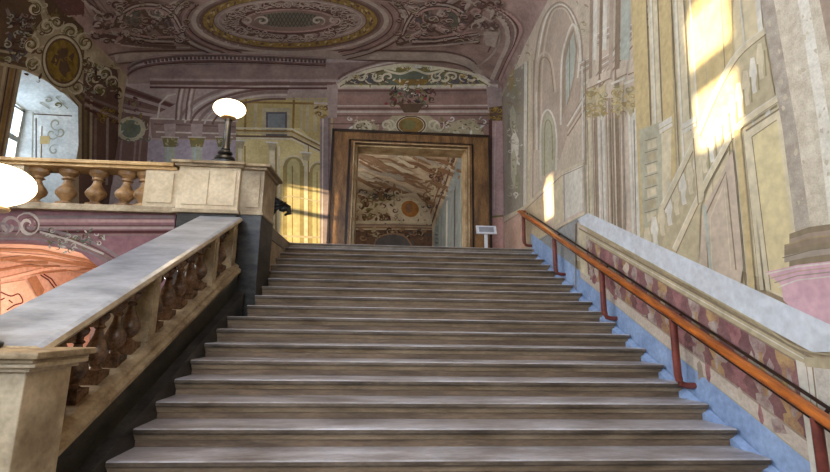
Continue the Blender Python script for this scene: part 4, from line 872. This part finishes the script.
P_([(386, 204), (400, 194), (416, 192), (430, 212), (432, 222), (404, 222), (390, 216)], clouds[0]); Q.foliage(388, 194, 430, 222, 46, [CREAM, UMBER, clouds[1], CREAMD], (1.6, 3.2))
Q.ell(410, 209, 11, 10, CREAM, rot=.5); Q.ell(410, 209, 9, 8, fm('medallion_orange', (176, 120, 60), (130, 84, 40)), rot=.5); Q.ell(409, 208, 4, 5, clouds[2], 12)
for y, m, w in ((222, CREAM, 2.2), (225, MAUVED, 1.6), (227.5, clouds[1], 2)): L_([(350, y), (400, y), (432, y+1)], w, m)
P_([(350, 230), (432, 230), (432, 262), (350, 262)], fm('far_wall_umber', (104, 78, 62), (60, 44, 38), 2)); Q.foliage(356, 229, 430, 240, 60, [UMBER, BLACKP, CREAMD, SLATE, clouds[1]], (2, 4)); P_([(372, 262), (376, 240), (390, 234), (404, 236), (412, 246), (412, 262)], SLATE); L_([(372, 262), (376, 240), (390, 234), (404, 236), (412, 246)], 1.4, clouds[1])
P_([(461, 152), (470, 130), (480, 262), (434, 262), (434, 230), (446, 196)], fm('far_blue_wall', (150, 160, 162), (118, 130, 134), 1.5))
for x, m in ((440, TEAL), (447, CHALK), (455, SLATE), (461, TEAL)): L_([(x, 262), (x+.5, 196-(x-446)*2.0)], 1.5, m)
tag(Q.done('ceiling', bmw, [QC]), kind='structure')
bm = bmesh.new(); box(bm, QX1, QX1+.2, QY0, QY1, ZL, qz(QX1)+.3); tag(link('wall_anteroom_right', bm, fm('far_blue_wall', (1, 1, 1))), kind='structure')
bm = bmesh.new(); box(bm, QX0-.2, QX0, QY0, QY1, ZL, qz(QX0)+.3); tag(link('wall_anteroom_left', bm, PLAIN), kind='structure')
bm = bmesh.new(); box(bm, QX0-.2, QX1+.2, QY1, QY1+.2, ZL, QS+1.7); tag(link('wall_anteroom_back', bm, PLAIN), kind='structure')
bm = bmesh.new(); box(bm, QX0, QX1, QY0, QY1, ZL-.2, ZL); tag(link('floor', bm, FLOORM), kind='structure')
# ================================================================== LIGHT
w = bpy.data.worlds.new('sky'); S.world = w; w.use_nodes = True; bg = w.node_tree.nodes['Background']; bg.inputs[0].default_value = (.62, .78, 1, 1); bg.inputs[1].default_value = 2.6
def area(nm, loc, sx_, sy_, dirv, e, col):
    ld = bpy.data.lights.new(nm, 'AREA'); ld.shape = 'RECTANGLE'; ld.size = sx_; ld.size_y = sy_; ld.energy = e; ld.color = col
    o = bpy.data.objects.new(nm, ld); C.objects.link(o); o.location = loc; o.rotation_euler = Vector(dirv).to_track_quat('-Z', 'Y').to_euler(); return o
area('rear_window_fill', ((rx0+rx1)/2, -4.9, (rz0+rz1)/2), rx1-rx0, rz1-rz0, (0.1, 1, -.12), 720, (.80, .89, 1))  # cool fill at the added rear window, lighting stairs from behind
area('daylight_window', (XL-.95, 9.1, 3.5), .64, 1.5, (1, 0, 0), 62, (.85, .92, 1))
area('daylight_window', (XL-.95, 3.92, 4.25), .75, 1.0, (1, .0, -.05), 760, (1, .98, .95))
area('daylight_window', (XL-.95, -.6, 4.0), .75, 1.8, (1, .3, -.08), 1150, (1, .98, .95))
area('anteroom_fill', (QX0+.1, 17, 3.6), 6, 2.4, (1, 0, .25), 420, (1, .93, .82))  # unseen fill panel inside the closed anteroom, no window behind it
sd = bpy.data.lights.new('sun', 'SUN'); sd.energy = 26; sd.color = (1, .76, .42); sd.angle = math.radians(.7)
so = bpy.data.objects.new('sun', sd); C.objects.link(so); so.rotation_euler = Vector((1, .4, -.162)).to_track_quat('-Z', 'Y').to_euler()
S.view_settings.view_transform = 'Standard'; S.view_settings.look = 'None'; S.view_settings.exposure = .06; S.view_settings.gamma = 1; S.view_settings.use_curve_mapping = False
